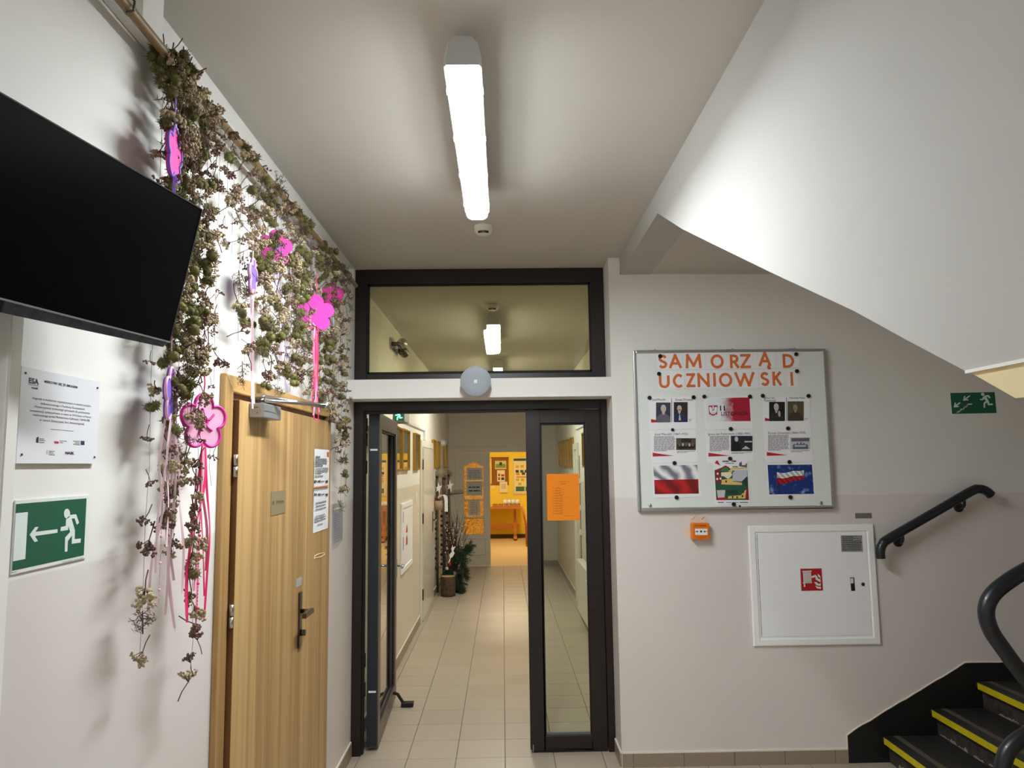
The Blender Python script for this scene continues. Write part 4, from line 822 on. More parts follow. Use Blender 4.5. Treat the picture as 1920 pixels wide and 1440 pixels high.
EC = crop(0, 920, 8.47)
r = thing('exit_sign', (-.968, 1.62, 1.597), 'green emergency exit sign with runner, arrow and doorway', 'sign')
def eq(*pts): return [LEFT.ab(*EC(x, y), .004) for x, y in pts]
MB().prism(rect(1.492, 1.755, 1.597, 1.741), LEFT, .0004, .004).build('plate', M('sign_plate', (226, 230, 224), .4), r)
(_, g0), (g1, _), (_, g2) = eq((170, 1278))[0], eq((1372, 135))[0], eq((222, 215))[0]
MB().prism(rect(1.4925, g1, g0, g2), LEFT, .004, .0044).build('green_field', m_green, r)
(_, d0), (d1, _), (_, d2) = eq((175, 1128))[0], eq((417, 700))[0], eq((215, 362))[0]
MB().prism(rect(1.4925, d1, d0, d2), LEFT, .0044, .0048).build('doorway_symbol', m_signwhite, r)
MAN2 = [(1045, 452), (1110, 385), (1205, 375), (1250, 510), (1215, 540), (1180, 440), (1132, 445), (1185, 630), (1180, 770), (1280, 760), (1272, 825), (1135, 845), (1140, 710), (1072, 800), (1065, 965), (1025, 970), (1030, 745), (1110, 655), (1080, 560), (1075, 625), (957, 643), (962, 578), (1040, 562)]
rm = MB().prism(eq(*MAN2), LEFT, .0044, .0048); hp_ = [(1060+48*math.cos(t_*math.pi/10), 365+78*math.sin(t_*math.pi/10)) for t_ in range(20)]; rm.prism(eq(*hp_), LEFT, .0044, .0048); rm.build('runner_symbol', m_signwhite, r)
MB().prism(eq((465, 700), (555, 578), (608, 575), (557, 655), (908, 612), (908, 668), (550, 720), (597, 800), (545, 815)), LEFT, .0044, .0048).build('arrow_symbol', m_signwhite, r)
wall_text('SAFE SIGN 12.5 x 25.0', LEFT, EC, (990, 1128), (1320, 1072), 18, .0046, m_green, r); wall_text('PN-EN', LEFT, EC, (180, 1304), (262, 1290), 18, .0046, m_green, r)

# notices by the oak door
r = thing('door_notice', (-.930, 3.82, 1.475), 'pair of white printed sheets taped one above the other on the oak door', 'paper')
DC = crop(570, 830, 6.26); DP = Fr((-.930, 0, 0), (0, 1, 0), (0, 0, 1))
rn = random.Random(2); mb = MB(); nx, nz = 14, 10; ya, yb, za, zb = 3.668, 3.972, 1.477, 1.888
vv = []
for j in range(nz+1):
    for i in range(nx+1):
        u, v_ = i/nx, j/nz; vv.append(DP(ya+(yb-ya)*u-.006*(1-v_), za+(zb-za)*v_, .0012+.0018*(1+math.sin(u*19+v_*2.5))*(.3+.7*u)))
mb.add(vv, [(j*(nx+1)+i, j*(nx+1)+i+1, (j+1)*(nx+1)+i+1, (j+1)*(nx+1)+i) for j in range(nz) for i in range(nx)], True); mb.build('page', m_paper, r)
def dq(x, y): return DP.ab(*DC(x, y), .006)
mb = MB()
for x0, x1, y, h in ((138, 190, 165, 16), (136, 270, 192, 16), (135, 272, 218, 16), (134, 272, 243, 16), (134, 222, 268, 16), (134, 284, 302, 9), (134, 284, 324, 9), (134, 284, 344, 9), (134, 208, 364, 9), (130, 225, 396, 12)):
    (a0, b0), (a1, _) = dq(x0, y+h/2), dq(x1, y); dashes(DP, a0, a1, b0, h/6.26*3.8/1383, .0058, mb, rn, (.015, .05), .006)
for x0, x1, y, h in ((136, 260, 712, 12), (142, 252, 748, 12), (136, 258, 788, 12), (138, 246, 868, 9), (124, 256, 900, 12), (124, 252, 930, 12), (158, 226, 968, 9)):
    (a0, b0), (a1, _) = dq(x0, y+h/2), dq(x1, y-8); dashes(DP, a0, a1, b0, h/6.26*3.8/1383, .0058, mb, rn, (.015, .05), .006)
mb.build('text_lines', m_grey_ink, r)
for y in (455, 610):
    mb = MB()
    for x0, x1, h in ((124, 134, 30), (140, 150, 22), (164, 176, 18), (180, 192, 26), (196, 240, 8), (254, 264, 22), (268, 280, 30)):
        (a0, b0), (a1, _) = dq(x0, y+h/2), dq(x1, y); mb.prism(rect(a0, a1, b0, b0+h/6.26*3.8/1383), DP, .0058, .0061)
    mb.build('logo_row', m_ink, r)
(a0, b0), (a1, b1) = dq(118, 536), dq(284, 500); MB().prism(rect(a0, a1, b0, b1), DP, .0058, .0062).build('orange_bar', M('orange_bar', (216, 112, 40), .7), r)
(a0, b0), (a1, b1) = dq(112, 556), dq(286, 545); MB().prism(rect(a0, a1, b0, b0+.003), DP, .0058, .0062).build('page_edge', m_grey_ink, r)
(a0, b0), (a1, b1) = dq(272, 168), dq(294, 110); MB().prism([(a0, b1), (a0+.004, b0+.006), (a1, b0), (a1, b1)], DP, .0060, .0064).build('orange_tag', M('orange_bar', (216, 112, 40), .7), r)
r = thing('wall_pocket', (-.968, 4.385, 1.34), 'clear plastic wall pocket holding a grey page beside the oak door', 'document holder')
MB().prism(rect(4.262, 4.510, 1.372, 1.552), LEFT, .0035, .0045).build('page', M('grey_page', (176, 178, 184), .8), r)
pk = M('pocket_plastic', (206, 208, 210), .15, trans=.0, alpha=.30); MB().prism([(4.250, 1.335), (4.38, 1.338), (4.512, 1.356), (4.518, 1.582), (4.256, 1.588)], LEFT, .0005, .0060).build('sleeve', pk, r)
MB().prism(rect(4.256, 4.517, 1.553, 1.560), LEFT, .0045, .0066).build('sleeve_rim', m_plaster, r)
mb = MB()
for k in range(13): dashes(LEFT, 4.275, 4.495, 1.385+k*.0118, .0035, .0064, mb, rn, (.01, .04), .005)
mb.build('text_lines', M('faint_ink', (140, 142, 150), .8), r)
# orange sheet on the closed leaf
r = thing('orange_notice', (.39, 4.83, 1.438), 'bright orange printed timetable taped to the glass of the closed leaf', 'paper')
GP = Fr((0, 4.8655, 0), (1, 0, 0), (0, 0, 1)); GC = crop(1010, 780, 6.545)
MB().prism(rect(.287, .499, 1.432, 1.732), GP, .0, .0008).build('page', m_orange, r)
def gq(x, y): return GP.ab(*GC(x, y))
def gt(body, x0, x1, y, h, **k):
    (a0, b0), (a1, b1) = gq(x0, y+h/2), gq(x1, y-h/2); text(body, GP, (a0, a1, b0, b1), .0012, M('brown_ink', (64, 30, 8), .7), r, **k)
gt('CZAS DZWONKÓW NA', 235, 372, 805, 11); gt('PRZERWY', 265, 338, 833, 11)
for k, (b_, e_) in enumerate((('7.10', '7.55'), ('8.00', '8.45'), ('8.50', '9.35'), ('9.45', '10.30'), ('10.40', '11.25'), ('11.35', '12.20'), ('12.30', '13.15'), ('13.20', '14.05'), ('14.10', '14.55'), ('15.00', '15.45'), ('15.50', '16.35'))):
    y = 885+k*31.3; gt('%d.' % k, 178, 190, y, 9, bold=.02); gt(b_, 202, 242, y, 10, bold=.02); gt(e_, 248, 290 if k > 2 else 274, y, 10, bold=.02)
    if k < 10:
        (a0, b0), (a1, b1) = gq(250, y+18), gq(366 if k == 3 else 322, y+14); MB().prism(rect(a0, a1, b0, b0+.0007), GP, .0009, .0012).build('rule', M('brown_ink', (64, 30, 8), .7), r)
gt('Czas przerwy ...', 320, 452, 1223, 11)

# ================================================================ the corridor beyond the glazed door
def framed(fr, a0, a1, b0, b1, label, mat, seed):
    r = thing('framed_picture', fr((a0+a1)/2, b0, 0), label, 'picture', 'gold framed pictures in the corridor'); w = .018; mb = MB()
    mb.prism(rect(a0, a0+w, b0, b1), fr, .001, .030).prism(rect(a1-w, a1, b0, b1), fr, .001, .030).prism(rect(a0+w, a1-w, b1-w, b1), fr, .001, .030).prism(rect(a0+w, a1-w, b0, b0+w), fr, .001, .030)
    mb.build('frame', m_gold, r, bevel=.003)
    MB().prism(rect(a0+w, a1-w, b0+w, b1-w), fr, .002, .010).build('mount', M('picture_mount', (206, 206, 196), .6), r)
    MB().prism(rect(a0+.06, a1-.06, b0+.16, b1-.06), fr, .010, .0106).build('drawing', mat, r)
    MB().prism(rect(a0+.07, a1-.07, b0+.05, b0+.12), fr, .010, .0106).build('caption', M('caption_print', (206, 150, 84), .7), r)
    MB().prism(rect(a0+w, a1-w, b0+w, b1-w), fr, .014, .016).build('glazing', m_glass, r)
ph = M('picture_print', (150, 166, 176), .7, var=(24, .5)); ph2 = M('picture_print_dark', (90, 96, 104), .7, var=(18, .6))
for a0, a1, lab, mt in ((6.48, 6.99, 'gold framed picture half hidden behind the open glazed leaf', ph2), (7.04, 7.57, 'gold framed picture just beyond the open glazed leaf', ph), (8.03, 8.51, 'gold framed picture beside the white corridor door', ph2),
                        (10.14, 10.52, 'narrow gold frame right past the white corridor door', ph), (10.78, 11.26, 'gold framed picture above the pine-cone stakes', ph), (12.12, 12.72, 'gold framed picture nearest the corridor end wall', ph2)):
    framed(LEFT, a0, a1, 1.752, 2.152, lab, mt, a0)
for k in range(6):
    y = 10.02+k*.42; framed(RIGHT, -(y+.36), -y, 1.745, 2.155, 'gold frame number %s in the row seen through the closed leaf' % ('one two three four five six'.split()[k]), ph, k)
framed(RIGHT, -8.78, -8.30, 1.752, 2.157, 'gold framed picture seen at the edge of the closed leaf glass', ph2, 9)
# emergency luminaire with a lit green pictogram
r = thing('exit_luminaire', (-.90, 6.55, 2.16), 'grey emergency exit lamp with a glowing green sign above the open leaf', 'exit lamp')
MB().box(-.969, -.862, 6.55, 6.86, 2.185, 2.30).build('housing', M('luminaire_grey', (150, 150, 142), .5), r, bevel=.008)
MB().box(-.955, -.872, 6.545, 6.5495, 2.195, 2.29).build('sign_face', M('lit_green_dark', (40, 96, 70), .5), r)
gl = M('lit_green', (60, 230, 150), .5, emit=((90, 255, 180), 2.2)); LF = Fr((0, 6.5445, 0), (1, 0, 0), (0, 0, 1))
mb = MB(); q = [(-.948+(x-950)/340*.068, 2.200+(980-y)/700*.085) for x, y in MAN2]; mb.prism(q, LF, 0, .0008); mb.prism(ell(-.926, 2.276, .0075, .0085), LF, 0, .0008); mb.build('runner_symbol', gl, r)
# cable duct along the wall
r = thing('corridor_cable_duct', (-.96, 8.0, 2.1), 'thin white cable duct with a drop end on the corridor wall', 'cable duct')
MB().box(-.969, -.948, 6.87, 9.10, 2.222, 2.252).build('duct', m_white, r)
MB().box(-.969, -.940, 9.06, 9.20, 2.105, 2.256).build('end_box', m_white, r, bevel=.003)
r = thing('corridor_duct_far', (.95, 8.6, 2.2), 'white cable duct high on the wall behind the closed leaf', 'cable duct')
MB().box(.948, .969, 5.2, 9.6, 2.235, 2.262).build('duct', m_white, r)
# white wall sounder
r = thing('wall_sounder', (-.93, 11.8, 2.08), 'small white round alarm sounder high on the corridor wall', 'alarm')
MB().lathe([(0, .05), (.03, .055), (.05, .045), (.075, .04), (.08, .0)], (-.969, 11.75, 2.15), (1, 0, 0), 20).build('body', m_white, r)
MB().lathe([(.06, .043), (.066, .046), (.072, .043)], (-.969, 11.75, 2.15), (1, 0, 0), 20).build('green_band', M('pale_green', (150, 190, 160), .5), r)
# hydrant cabinet
r = thing('corridor_fire_cabinet', (-.969, 7.45, .785), 'white fire cabinet with a red mark low on the corridor wall', 'cabinet')
mb = MB(); a0, a1, b0, b1 = 7.06, 7.86, .785, 1.44; w = .05
for pl in ([(a0, b0), (a1, b0), (a1-w, b0+w), (a0+w, b0+w)], [(a0, b1), (a0+w, b1-w), (a1-w, b1-w), (a1, b1)], [(a0, b0), (a0+w, b0+w), (a0+w, b1-w), (a0, b1)], [(a1, b0), (a1, b1), (a1-w, b1-w), (a1-w, b0+w)]): mb.prism(pl, LEFT, .001, .02)
mb.build('frame', m_cabf, r, bevel=.004); dr = MB().prism(rect(a0+w, a1-w, b0+w, b1-w), LEFT, .001, .012).build('door', m_cab, r, bevel=.002)
MB().prism([(7.38, 1.02), (7.50, 1.02), (7.50, 1.08), (7.44, 1.12), (7.40, 1.09)], LEFT, .012, .0126).build('red_symbol', m_red, dr); MB().prism([(7.38, 1.14), (7.50, 1.14), (7.47, 1.22), (7.42, 1.20)], LEFT, .012, .0126).build('red_symbol', m_red, dr)
MB().prism(rect(7.16, 7.20, 1.0, 1.12), LEFT, .012, .0135).build('latch', m_darksteel, dr); MB().prism(rect(7.15, 7.19, 1.26, 1.36), LEFT, .012, .0135).build('sticker', m_grey_ink, dr)
r = thing('light_switch', (-.969, 8.28, 1.40), 'white light switch on the corridor wall beside the white door', 'switch')
MB().prism(rect(8.22, 8.31, 1.40, 1.50), LEFT, .001, .012).build('plate', m_white, r, bevel=.003); MB().prism(rect(8.24, 8.29, 1.42, 1.48), LEFT, .012, .016).build('rocker', m_plaster, r)
# white door in the corridor wall
t = thing('door_3', (-.97, 9.45, 0), 'glossy white flush door in the corridor wall', kind='structure')
m_wdoor = M('white_door', (226, 222, 206), .18); m_trimw = M('white_trim', (224, 220, 206), .4)
mb = MB().prism([(8.68, 0), (8.76, 0), (8.76, 2.02), (8.68, 2.10)], LEFT, .0005, .025).prism([(10.10, 0), (10.18, 0), (10.18, 2.10), (10.10, 2.02)], LEFT, .0005, .025).prism([(8.68, 2.10), (8.76, 2.02), (10.10, 2.02), (10.18, 2.10)], LEFT, .0005, .025); mb.build('casing', m_trimw, t, bevel=.003)
lf = MB().prism(rect(8.785, 10.095, .01, 2.012), LEFT, .001, .034).build('leaf', m_wdoor, t, bevel=.002)
MB().prism(rect(8.762, 8.784, .0, 2.015), LEFT, .0006, .006).build('gap', m_rubber, t)
for z in (.25, 1.12, 1.75): MB().prism(rect(8.755, 8.79, z, z+.12), LEFT, .012, .038).build('hinge', m_black, lf)
MB().prism(rect(9.90, 9.945, .93, 1.19), LEFT, .034, .042).build('handle_plate', m_darksteel, lf); MB().tube([LEFT(9.92, 1.08, .042), LEFT(9.92, 1.08, .085), LEFT(9.80, 1.08, .088)], .01, 8).build('lever', m_chrome, lf)
# open doorway edge on the radiator side
t = thing('door_4', (.97, 9.65, 0), 'white door frame in the corridor wall past the radiator', kind='structure')
mb = MB().prism(rect(-9.92, -9.84, 0, 2.06), RIGHT, .0005, .03).prism(rect(-9.46, -9.38, 0, 2.06), RIGHT, .0005, .03).prism(rect(-9.84, -9.46, 1.98, 2.06), RIGHT, .0005, .03); mb.build('casing', m_trimw, t)
MB().prism(rect(-9.84, -9.46, .01, 1.98), RIGHT, .001, .012).build('leaf', m_wdoor, t)
mb = MB().tube([(.962, 9.3, 1.9), (.962, 9.3, .62)], .006, 6); mb.build('conduit', m_grey_ink, t)
for z in (1.55, 1.22, .92): MB().prism(rect(-9.34, -9.24, z, z+.06), RIGHT, .001, .02).build('clip', m_white, t)
# radiator
r = thing('radiator', (.92, 8.35, .08), 'white panel radiator on the corridor wall', 'radiator')
m_rad = M('radiator_white', (222, 218, 204), .35)
MB().box(.868, .882, 7.72, 8.95, .09, .66).build('front_panel', m_rad, r, bevel=.003); MB().box(.928, .942, 7.72, 8.95, .09, .66).build('back_panel', m_rad, r, bevel=.003)
fin = MB()
for k in range(30): fin.box(.882, .928, 7.75+k*.0405, 7.753+k*.0405, .10, .64)
fin.build('fin', m_rad, r)
MB().box(.866, .944, 7.72, 8.95, .661, .672).build('top_grille', m_rad, r); MB().box(.866, .944, 7.714, 7.720, .09, .672).build('side_cover', m_rad, r)
MB().tube([(.905, 7.71, .60), (.905, 7.66, .60), (.905, 7.64, .58), (.905, 7.64, .002)], .010, 8).build('pipe', m_rad, r); MB().cyl((.905, 7.66, .60), (.83, 7.66, .60), .022, 12).build('valve', m_white, r)
MB().box(.943, .969, 7.9, 8.8, .3, .34).build('bracket', m_rad, r)
# chrome bracket fitting
r = thing('wall_fitting', (-.93, 7.2, 2.66), 'small chrome bracket fitting seen through the transom window', 'wall fitting')
q = lambda px, py: hit(px, py, 'X', -.93)
c = q(745, 650); MB().box(-.969, -.955, c.y-.22, c.y+.22, c.z-.05, c.z+.05).build('plate', m_chrome, r); MB().tube([(-.955, c.y-.15, c.z), (-.90, c.y-.15, c.z), (-.90, c.y+.15, c.z-.02)], .018, 8).build('bracket', m_darksteel, r)
MB().ball((-.89, c.y+.02, c.z+.03), .05, 14, 8).build('globe', m_chrome, r)
for k in range(3): MB().lathe([(0, .0), (0, .04), (.03, .045), (.03, 0)], (-.90, c.y+.10+.06*k, c.z-.02), (0, 1, 0), 14).build('ring', m_darksteel, r)

# end door, half open to the yellow room
t = thing('door_5', (-.15, 13.4, 0), 'white panelled double door with amber glass at the corridor end', kind='structure')
m_edoor = M('end_door_white', (214, 208, 192), .45)
mb = MB().box(-.97, -.86, 13.372, 13.40, 0, 2.10).box(.56, .66, 13.372, 13.40, 0, 2.10).box(-.86, .56, 13.372, 13.40, 2.02, 2.10).build('casing', m_edoor, t)
ed = MB(); zs = [.56]; gx0, gx1 = -.700, -.345
ed.box(-.858, gx0, 13.40, 13.44, .01, 2.015).box(gx1, -.232, 13.40, 13.44, .01, 2.015).box(gx0, gx1, 13.40, 13.44, .01, .562)
arch = [(gx0, 2.015), (gx0, 1.78)]+[(gx0+(gx1-gx0)*i/12, 1.78+.075*(.5-.5*math.cos(2*math.pi*min(max((i/12-.08)/.84, 0), 1)))) for i in range(13)]+[(gx1, 2.015)]
ed.prism(arch, lambda a, b, d: V((a, d, b)), 13.40, 13.44)
ld = ed.build('closed_leaf', m_edoor, t)
mb = MB(); ring2 = [(-.668, .205), (-.316, .205), (-.316, .486), (-.668, .486)]
for i in range(4):
    (a0, b0), (a1, b1) = ring2[i], ring2[(i+1) % 4]; mb.tube([(a0, 13.40, b0), (a1, 13.40, b1)], .010, 8)
mb.build('raised_panel', m_edoor, ld)
for z in (.86, 1.17, 1.46): MB().box(gx0, gx1, 13.398, 13.442, z-.008, z+.008).build('glazing_bar', m_edoor, ld)
amb = bpy.data.materials.new('amber_glass'); amb.use_nodes = True; nt = amb.node_tree; N = nt.nodes.new; L = nt.links.new; nt.nodes.remove(nt.nodes['Principled BSDF'])
tl = N('ShaderNodeBsdfTranslucent'); gs = N('ShaderNodeBsdfGlossy'); gs.inputs['Roughness'].default_value = .15; mx = N('ShaderNodeMixShader'); mx.inputs[0].default_value = .08
tc = N('ShaderNodeTexCoord'); vo = N('ShaderNodeTexVoronoi'); vo.inputs['Scale'].default_value = 48; L(tc.outputs['Object'], vo.inputs['Vector']); cr = N('ShaderNodeValToRGB')
cr.color_ramp.elements[0].color = lin((255, 244, 206)); cr.color_ramp.elements[1].color = lin((214, 178, 92)); cr.color_ramp.elements[1].position = .7; L(vo.outputs['Distance'], cr.inputs[0]); L(cr.outputs[0], tl.inputs[0])
L(tl.outputs[0], mx.inputs[1]); L(gs.outputs[0], mx.inputs[2]); L(mx.outputs[0], nt.nodes['Material Output'].inputs[0])
for z0, z1 in ((.562, .852), (.868, 1.162), (1.178, 1.452), (1.468, 1.85)): MB().box(gx0+.001, gx1-.001, 13.418, 13.422, z0, z1).build('pane', amb, ld)
op = MB().box(.552, .592, 13.56, 14.30, .01, 2.01).build('open_leaf', m_edoor, t)
NP_ = Fr((0, 13.417, 0), (1, 0, 0), (0, 0, 1)); EP = crop(760, 770, 3.892)
for k, (x0, y0, x1, y1, lab, ttl) in enumerate(((446, 418, 562, 505, 'uppermost notice behind the arched glass of the end door', 0), (446, 516, 562, 618, 'second notice with three bold lines on the end door glass', 1), (458, 652, 545, 765, 'cream notice lowest on the end door glass', 2))):
    (a0, b1), (a1, b0) = NP_.ab(*EP(x0, y0)), NP_.ab(*EP(x1, y1)); rr = thing('glass_notice', NP_((a0+a1)/2, b0, 0), lab, 'paper', 'notices on the end door')
    MB().prism(rect(a0, a1, b0, b1), NP_, 0, .0015).build('page', M('notice_paper_%d' % k, ((206, 206, 200), (196, 200, 200), (222, 210, 184))[k], .8), rr); mb = MB(); rn = random.Random(k)
    for j in range((6, 3, 9)[k]):
        b = b1-.04-(b1-b0-.06)*j/(6, 3, 9)[k]; dashes(NP_, a0+.04, a1-.04, b-.012, (.010, .020, .008)[k], .002, mb, rn, (.03, .1), .012)
    mb.build('text_lines', m_ink if k == 1 else m_grey_ink, rr)

# ---------------------------------------------------------------- yellow room
YB = 18.45
struct('wall_yellow_room', MB().box(-2.6, 2.6, YB, YB+.12, 0, 3.0).box(-2.72, -2.6, 13.55, YB, 0, 3.0).box(2.6, 2.72, 13.55, YB, 0, 3.0).box(-2.6, -1.15, 13.45, 13.55, 0, 3.0).box(1.15, 2.6, 13.45, 13.55, 0, 3.0), m_yellow, 'yellow painted walls of the room beyond the corridor')
struct('floor_yellow_room', MB().box(-2.6, 2.6, 13.40, YB, -.2, .0), M('room_floor', (206, 178, 128), .4, var=(3, .06)), 'warm beige floor of the yellow room')
struct('ceiling_yellow_room', MB().box(-2.6, 2.6, 13.45, YB, 2.95, 3.1), m_ceil)
struct('baseboard_yellow_room', MB().box(-2.6, 2.6, YB-.012, YB-.0005, 0, .09), M('dark_skirting', (74, 60, 40), .5), 'dark skirting along the yellow wall')
r = thing('room_lamp', (.1, 15.9, 2.90), 'warm flat ceiling lamp in the yellow room', 'lamp')
MB().box(-.5, .7, 15.6, 16.2, 2.90, 2.949).build('diffuser', M('warm_diffuser', (255, 240, 210), .4, emit=((255, 240, 206), ROOM_LAMP)), r); MB().box(-.53, .73, 15.57, 16.23, 2.915, 2.9495).build('frame', m_white, r)
YW = Fr((0, YB, 0), (1, 0, 0), (0, 0, 1)); YC = crop(900, 840, 6)
def yq(x, y, n=0): return YW.ab(*YC(x, y), n)
def yr(nm, x0, y0, x1, y1, mat, n0, n1, par):
    (a0, b1), (a1, b0) = yq(x0, y0), yq(x1, y1); return MB().prism(rect(a0, a1, b0, b1), YW, n0, n1).build(nm, mat, par)
(a, b) = yq(230, 405); r = thing('cork_board', YW(a, b, 0), 'brown cork board on the yellow wall', 'notice board')
yr('cork', 130, 112, 316, 402, M('cork', (150, 92, 30), .9, var=(60, .2)), .002, .02, r); mb = MB()
for x0, y0, x1, y1 in ((120, 104, 324, 112), (120, 402, 324, 411), (316, 104, 325, 411)):
    (a0, b1), (a1, b0) = yq(x0, y0), yq(x1, y1); mb.prism(rect(a0, a1, b0, b1), YW, .002, .03)
mb.build('frame', M('cork_frame', (128, 78, 24), .6), r)
rr = thing('certificate', YW(*yq(232, 232), .02), 'pale green certificate with a dark crest on the cork board', 'paper'); yr('page', 168, 145, 296, 236, M('cert', (206, 206, 130), .7), .021, .023, rr); yr('border', 176, 180, 288, 222, M('cert_g', (128, 150, 70), .7), .023, .024, rr); yr('crest', 218, 160, 248, 195, M('cert_c', (70, 54, 30), .7), .024, .025, rr)
rr = thing('picture_sheet', YW(*yq(237, 375), .02), 'sheet with small coloured pictures on the cork board', 'paper'); yr('page', 192, 250, 280, 376, M('cream_sheet', (236, 222, 180), .7), .021, .023, rr)
for x0, y0, x1, y1, c in ((204, 290, 226, 318, (150, 90, 40)), (238, 296, 272, 320, (190, 60, 40)), (204, 330, 226, 360, (120, 100, 60)), (238, 330, 272, 360, (60, 70, 60))): yr('picture', x0, y0, x1, y1, M('ps%d%d' % (x0, y0), c, .7), .023, .024, rr)
rr = thing('lined_sheet', YW(*yq(265, 500), .0), 'cream lined sheet hanging below the cork board', 'paper'); yr('page', 220, 380, 308, 500, M('cream_sheet', (236, 222, 180), .7), .031, .033, rr); mb = MB()
for k in range(5):
    (a0, b1), (a1, b0) = yq(240, 405+k*12), yq(290, 408+k*12); mb.prism(rect(a0, a1, b0, b1), YW, .033, .034)
mb.build('text_lines', M('brownish_ink', (150, 120, 80), .8), rr)
rr = thing('side_sheet', YW(*yq(150, 455), .0), 'long cream sheet half hidden by the open end doorway', 'paper'); yr('page', 128, 218, 163, 458, M('cream_sheet', (236, 222, 180), .7), .002, .004, rr); yr('text_lines', 138, 260, 156, 300, M('brownish_ink', (150, 120, 80), .8), .004, .005, rr)
r = thing('framed_chart', YW(*yq(455, 520), 0), 'framed instruction chart with a dark green header on the yellow wall', 'poster'); yr('frame', 368, 112, 580, 520, M('chart_frame', (228, 206, 150), .6), .002, .02, r); yr('sheet', 384, 120, 572, 500, M('chart_sheet', (240, 222, 160), .7), .02, .022, r)
yr('header', 378, 120, 572, 143, M('chart_green', (24, 74, 56), .6), .022, .024, r); yr('footer', 402, 434, 500, 486, M('chart_teal', (60, 108, 84), .6), .022, .024, r); yr('footer', 512, 434, 572, 486, M('chart_teal', (60, 108, 84), .6), .022, .024, r)
for x, y, c in ((418, 262, (40, 50, 70)), (470, 262, (50, 90, 70)), (488, 288, (60, 80, 60)), (425, 292, (220, 150, 40)), (420, 210, (206, 180, 70)), (474, 206, (206, 180, 70)), (422, 356, (206, 180, 70)), (478, 358, (206, 180, 70)), (448, 404, (206, 180, 70)), (520, 262, (40, 40, 60))): yr('pictogram', x-18, y-14, x+18, y+14, M('pc%d%d' % (x, y), c, .7), .022, .0245, r)
yr('red_rule', 408, 322, 520, 330, M('chart_red', (200, 90, 30), .7), .022, .024, r)
# trestle table with mugs
m_tbl = wood('table_wood', (206, 126, 40), (170, 92, 24), 0)
r = thing('trestle_table', (.0, 18.05, 0), 'orange wooden trestle table against the yellow wall', 'table'); ty0, ty1 = 17.70, 18.40; tz = .775; txr = hit(977, 955, 'Y', 18.05).x
MB().box(-1.3, txr, ty0, ty1, tz-.035, tz).build('table_top', m_tbl, r, bevel=.004)
xl = hit(966, 1000, 'Y', 18.05).x
for x in (xl, -1.1):
    MB().box(x-.03, x+.03, 17.98, 18.12, .05, tz-.035).build('leg', m_tbl, r); MB().box(x-.04, x+.04, 17.76, 18.34, .03, .09).build('foot', m_tbl, r)
    MB().cyl((x-.045, 17.80, .03), (x+.045, 17.80, .03), .03, 12).build('wheel', m_black, r)
MB().box(-1.1, xl+.10, 18.02, 18.08, .27, .36).build('stretcher', m_tbl, r); MB().box(xl-.045, xl+.045, 17.99, 18.11, .28, .42).build('wedge_block', m_tbl, r)
mug0 = None; k = 0; mxr = hit(973, 946, 'Y', 18.0).x
for i in range(4):
    for j, yy in enumerate((17.93, 18.10)):
        c = V((mxr-.045-i*.098+.02*j, yy, tz+.075)); nm = ['front', 'back'][j]
        rr = thing('mug', c, 'white mug %s from the chair in the %s row on the crates' % ('first second third fourth'.split()[i], nm), 'mug', 'white mugs on the table')
        if mug0 is None:
            b_ = MB().lathe([(0, 0), (0, .034), (.005, .038), (.095, .039), (.095, .034), (.012, .033), (.012, 0)], c, (0, 0, 1), 16).build('cup', m_white, rr); h_ = MB().tube([c+V((0, -.038, .075)), c+V((0, -.060, .07)), c+V((0, -.064, .045)), c+V((0, -.040, .022))], .005, 6).build('handle', m_white, rr); mug0 = (b_, h_)
        else:
            for s_ in mug0: clone(s_, rr)
for i in range(5):
    x1 = txr-.02-i*.135; rr = thing('crate', (x1-.06, 18.0, tz), 'small wooden crate number %s along the trestle table top' % 'one two three four five'.split()[i], 'crate', 'small crates on the trestle table')
    m_cr = M('crate_wood', (176, 112, 44), .6); mb = MB().box(x1-.125, x1, 17.85, 17.862, tz+.001, tz+.07).box(x1-.125, x1, 18.188, 18.2, tz+.001, tz+.07).box(x1-.125, x1-.113, 17.862, 18.188, tz+.001, tz+.07).box(x1-.012, x1, 17.862, 18.188, tz+.001, tz+.07); mb.build('side', m_cr, rr); MB().box(x1-.113, x1-.012, 17.862, 18.188, tz+.001, tz+.06).build('base', M('crate_load', (120, 96, 60), .7), rr)
# chair seen from the side
r = thing('wooden_chair', (.62, 16.6, 0), 'orange wooden chair standing beside the trestle table', 'chair'); m_ch = wood('chair_wood', (196, 104, 30), (150, 72, 16), 2)
cx, cy = .50, 16.62
for dy in (-.19, .19):
    MB().tube([(cx+.015, cy+dy, 0), (cx+.01, cy+dy, .44), (cx-.07, cy+dy, .86)], [.022, .02, .016], 8).build('back_leg', m_ch, r); MB().tube([(cx+.40, cy+dy, 0), (cx+.38, cy+dy, .44)], .02, 8).build('front_leg', m_ch, r)
MB().box(cx-.02, cx+.41, cy-.21, cy+.21, .44, .465).build('seat', m_ch, r, bevel=.005)
for z in (.60, .70, .80): MB().box(cx-.05-(z-.6)*.17, cx-.03-(z-.6)*.17, cy-.19, cy+.19, z, z+.05).build('back_slat', m_ch, r)
MB().box(cx+.01, cx+.39, cy-.20, cy-.18, .22, .25).build('stretcher', m_ch, r)

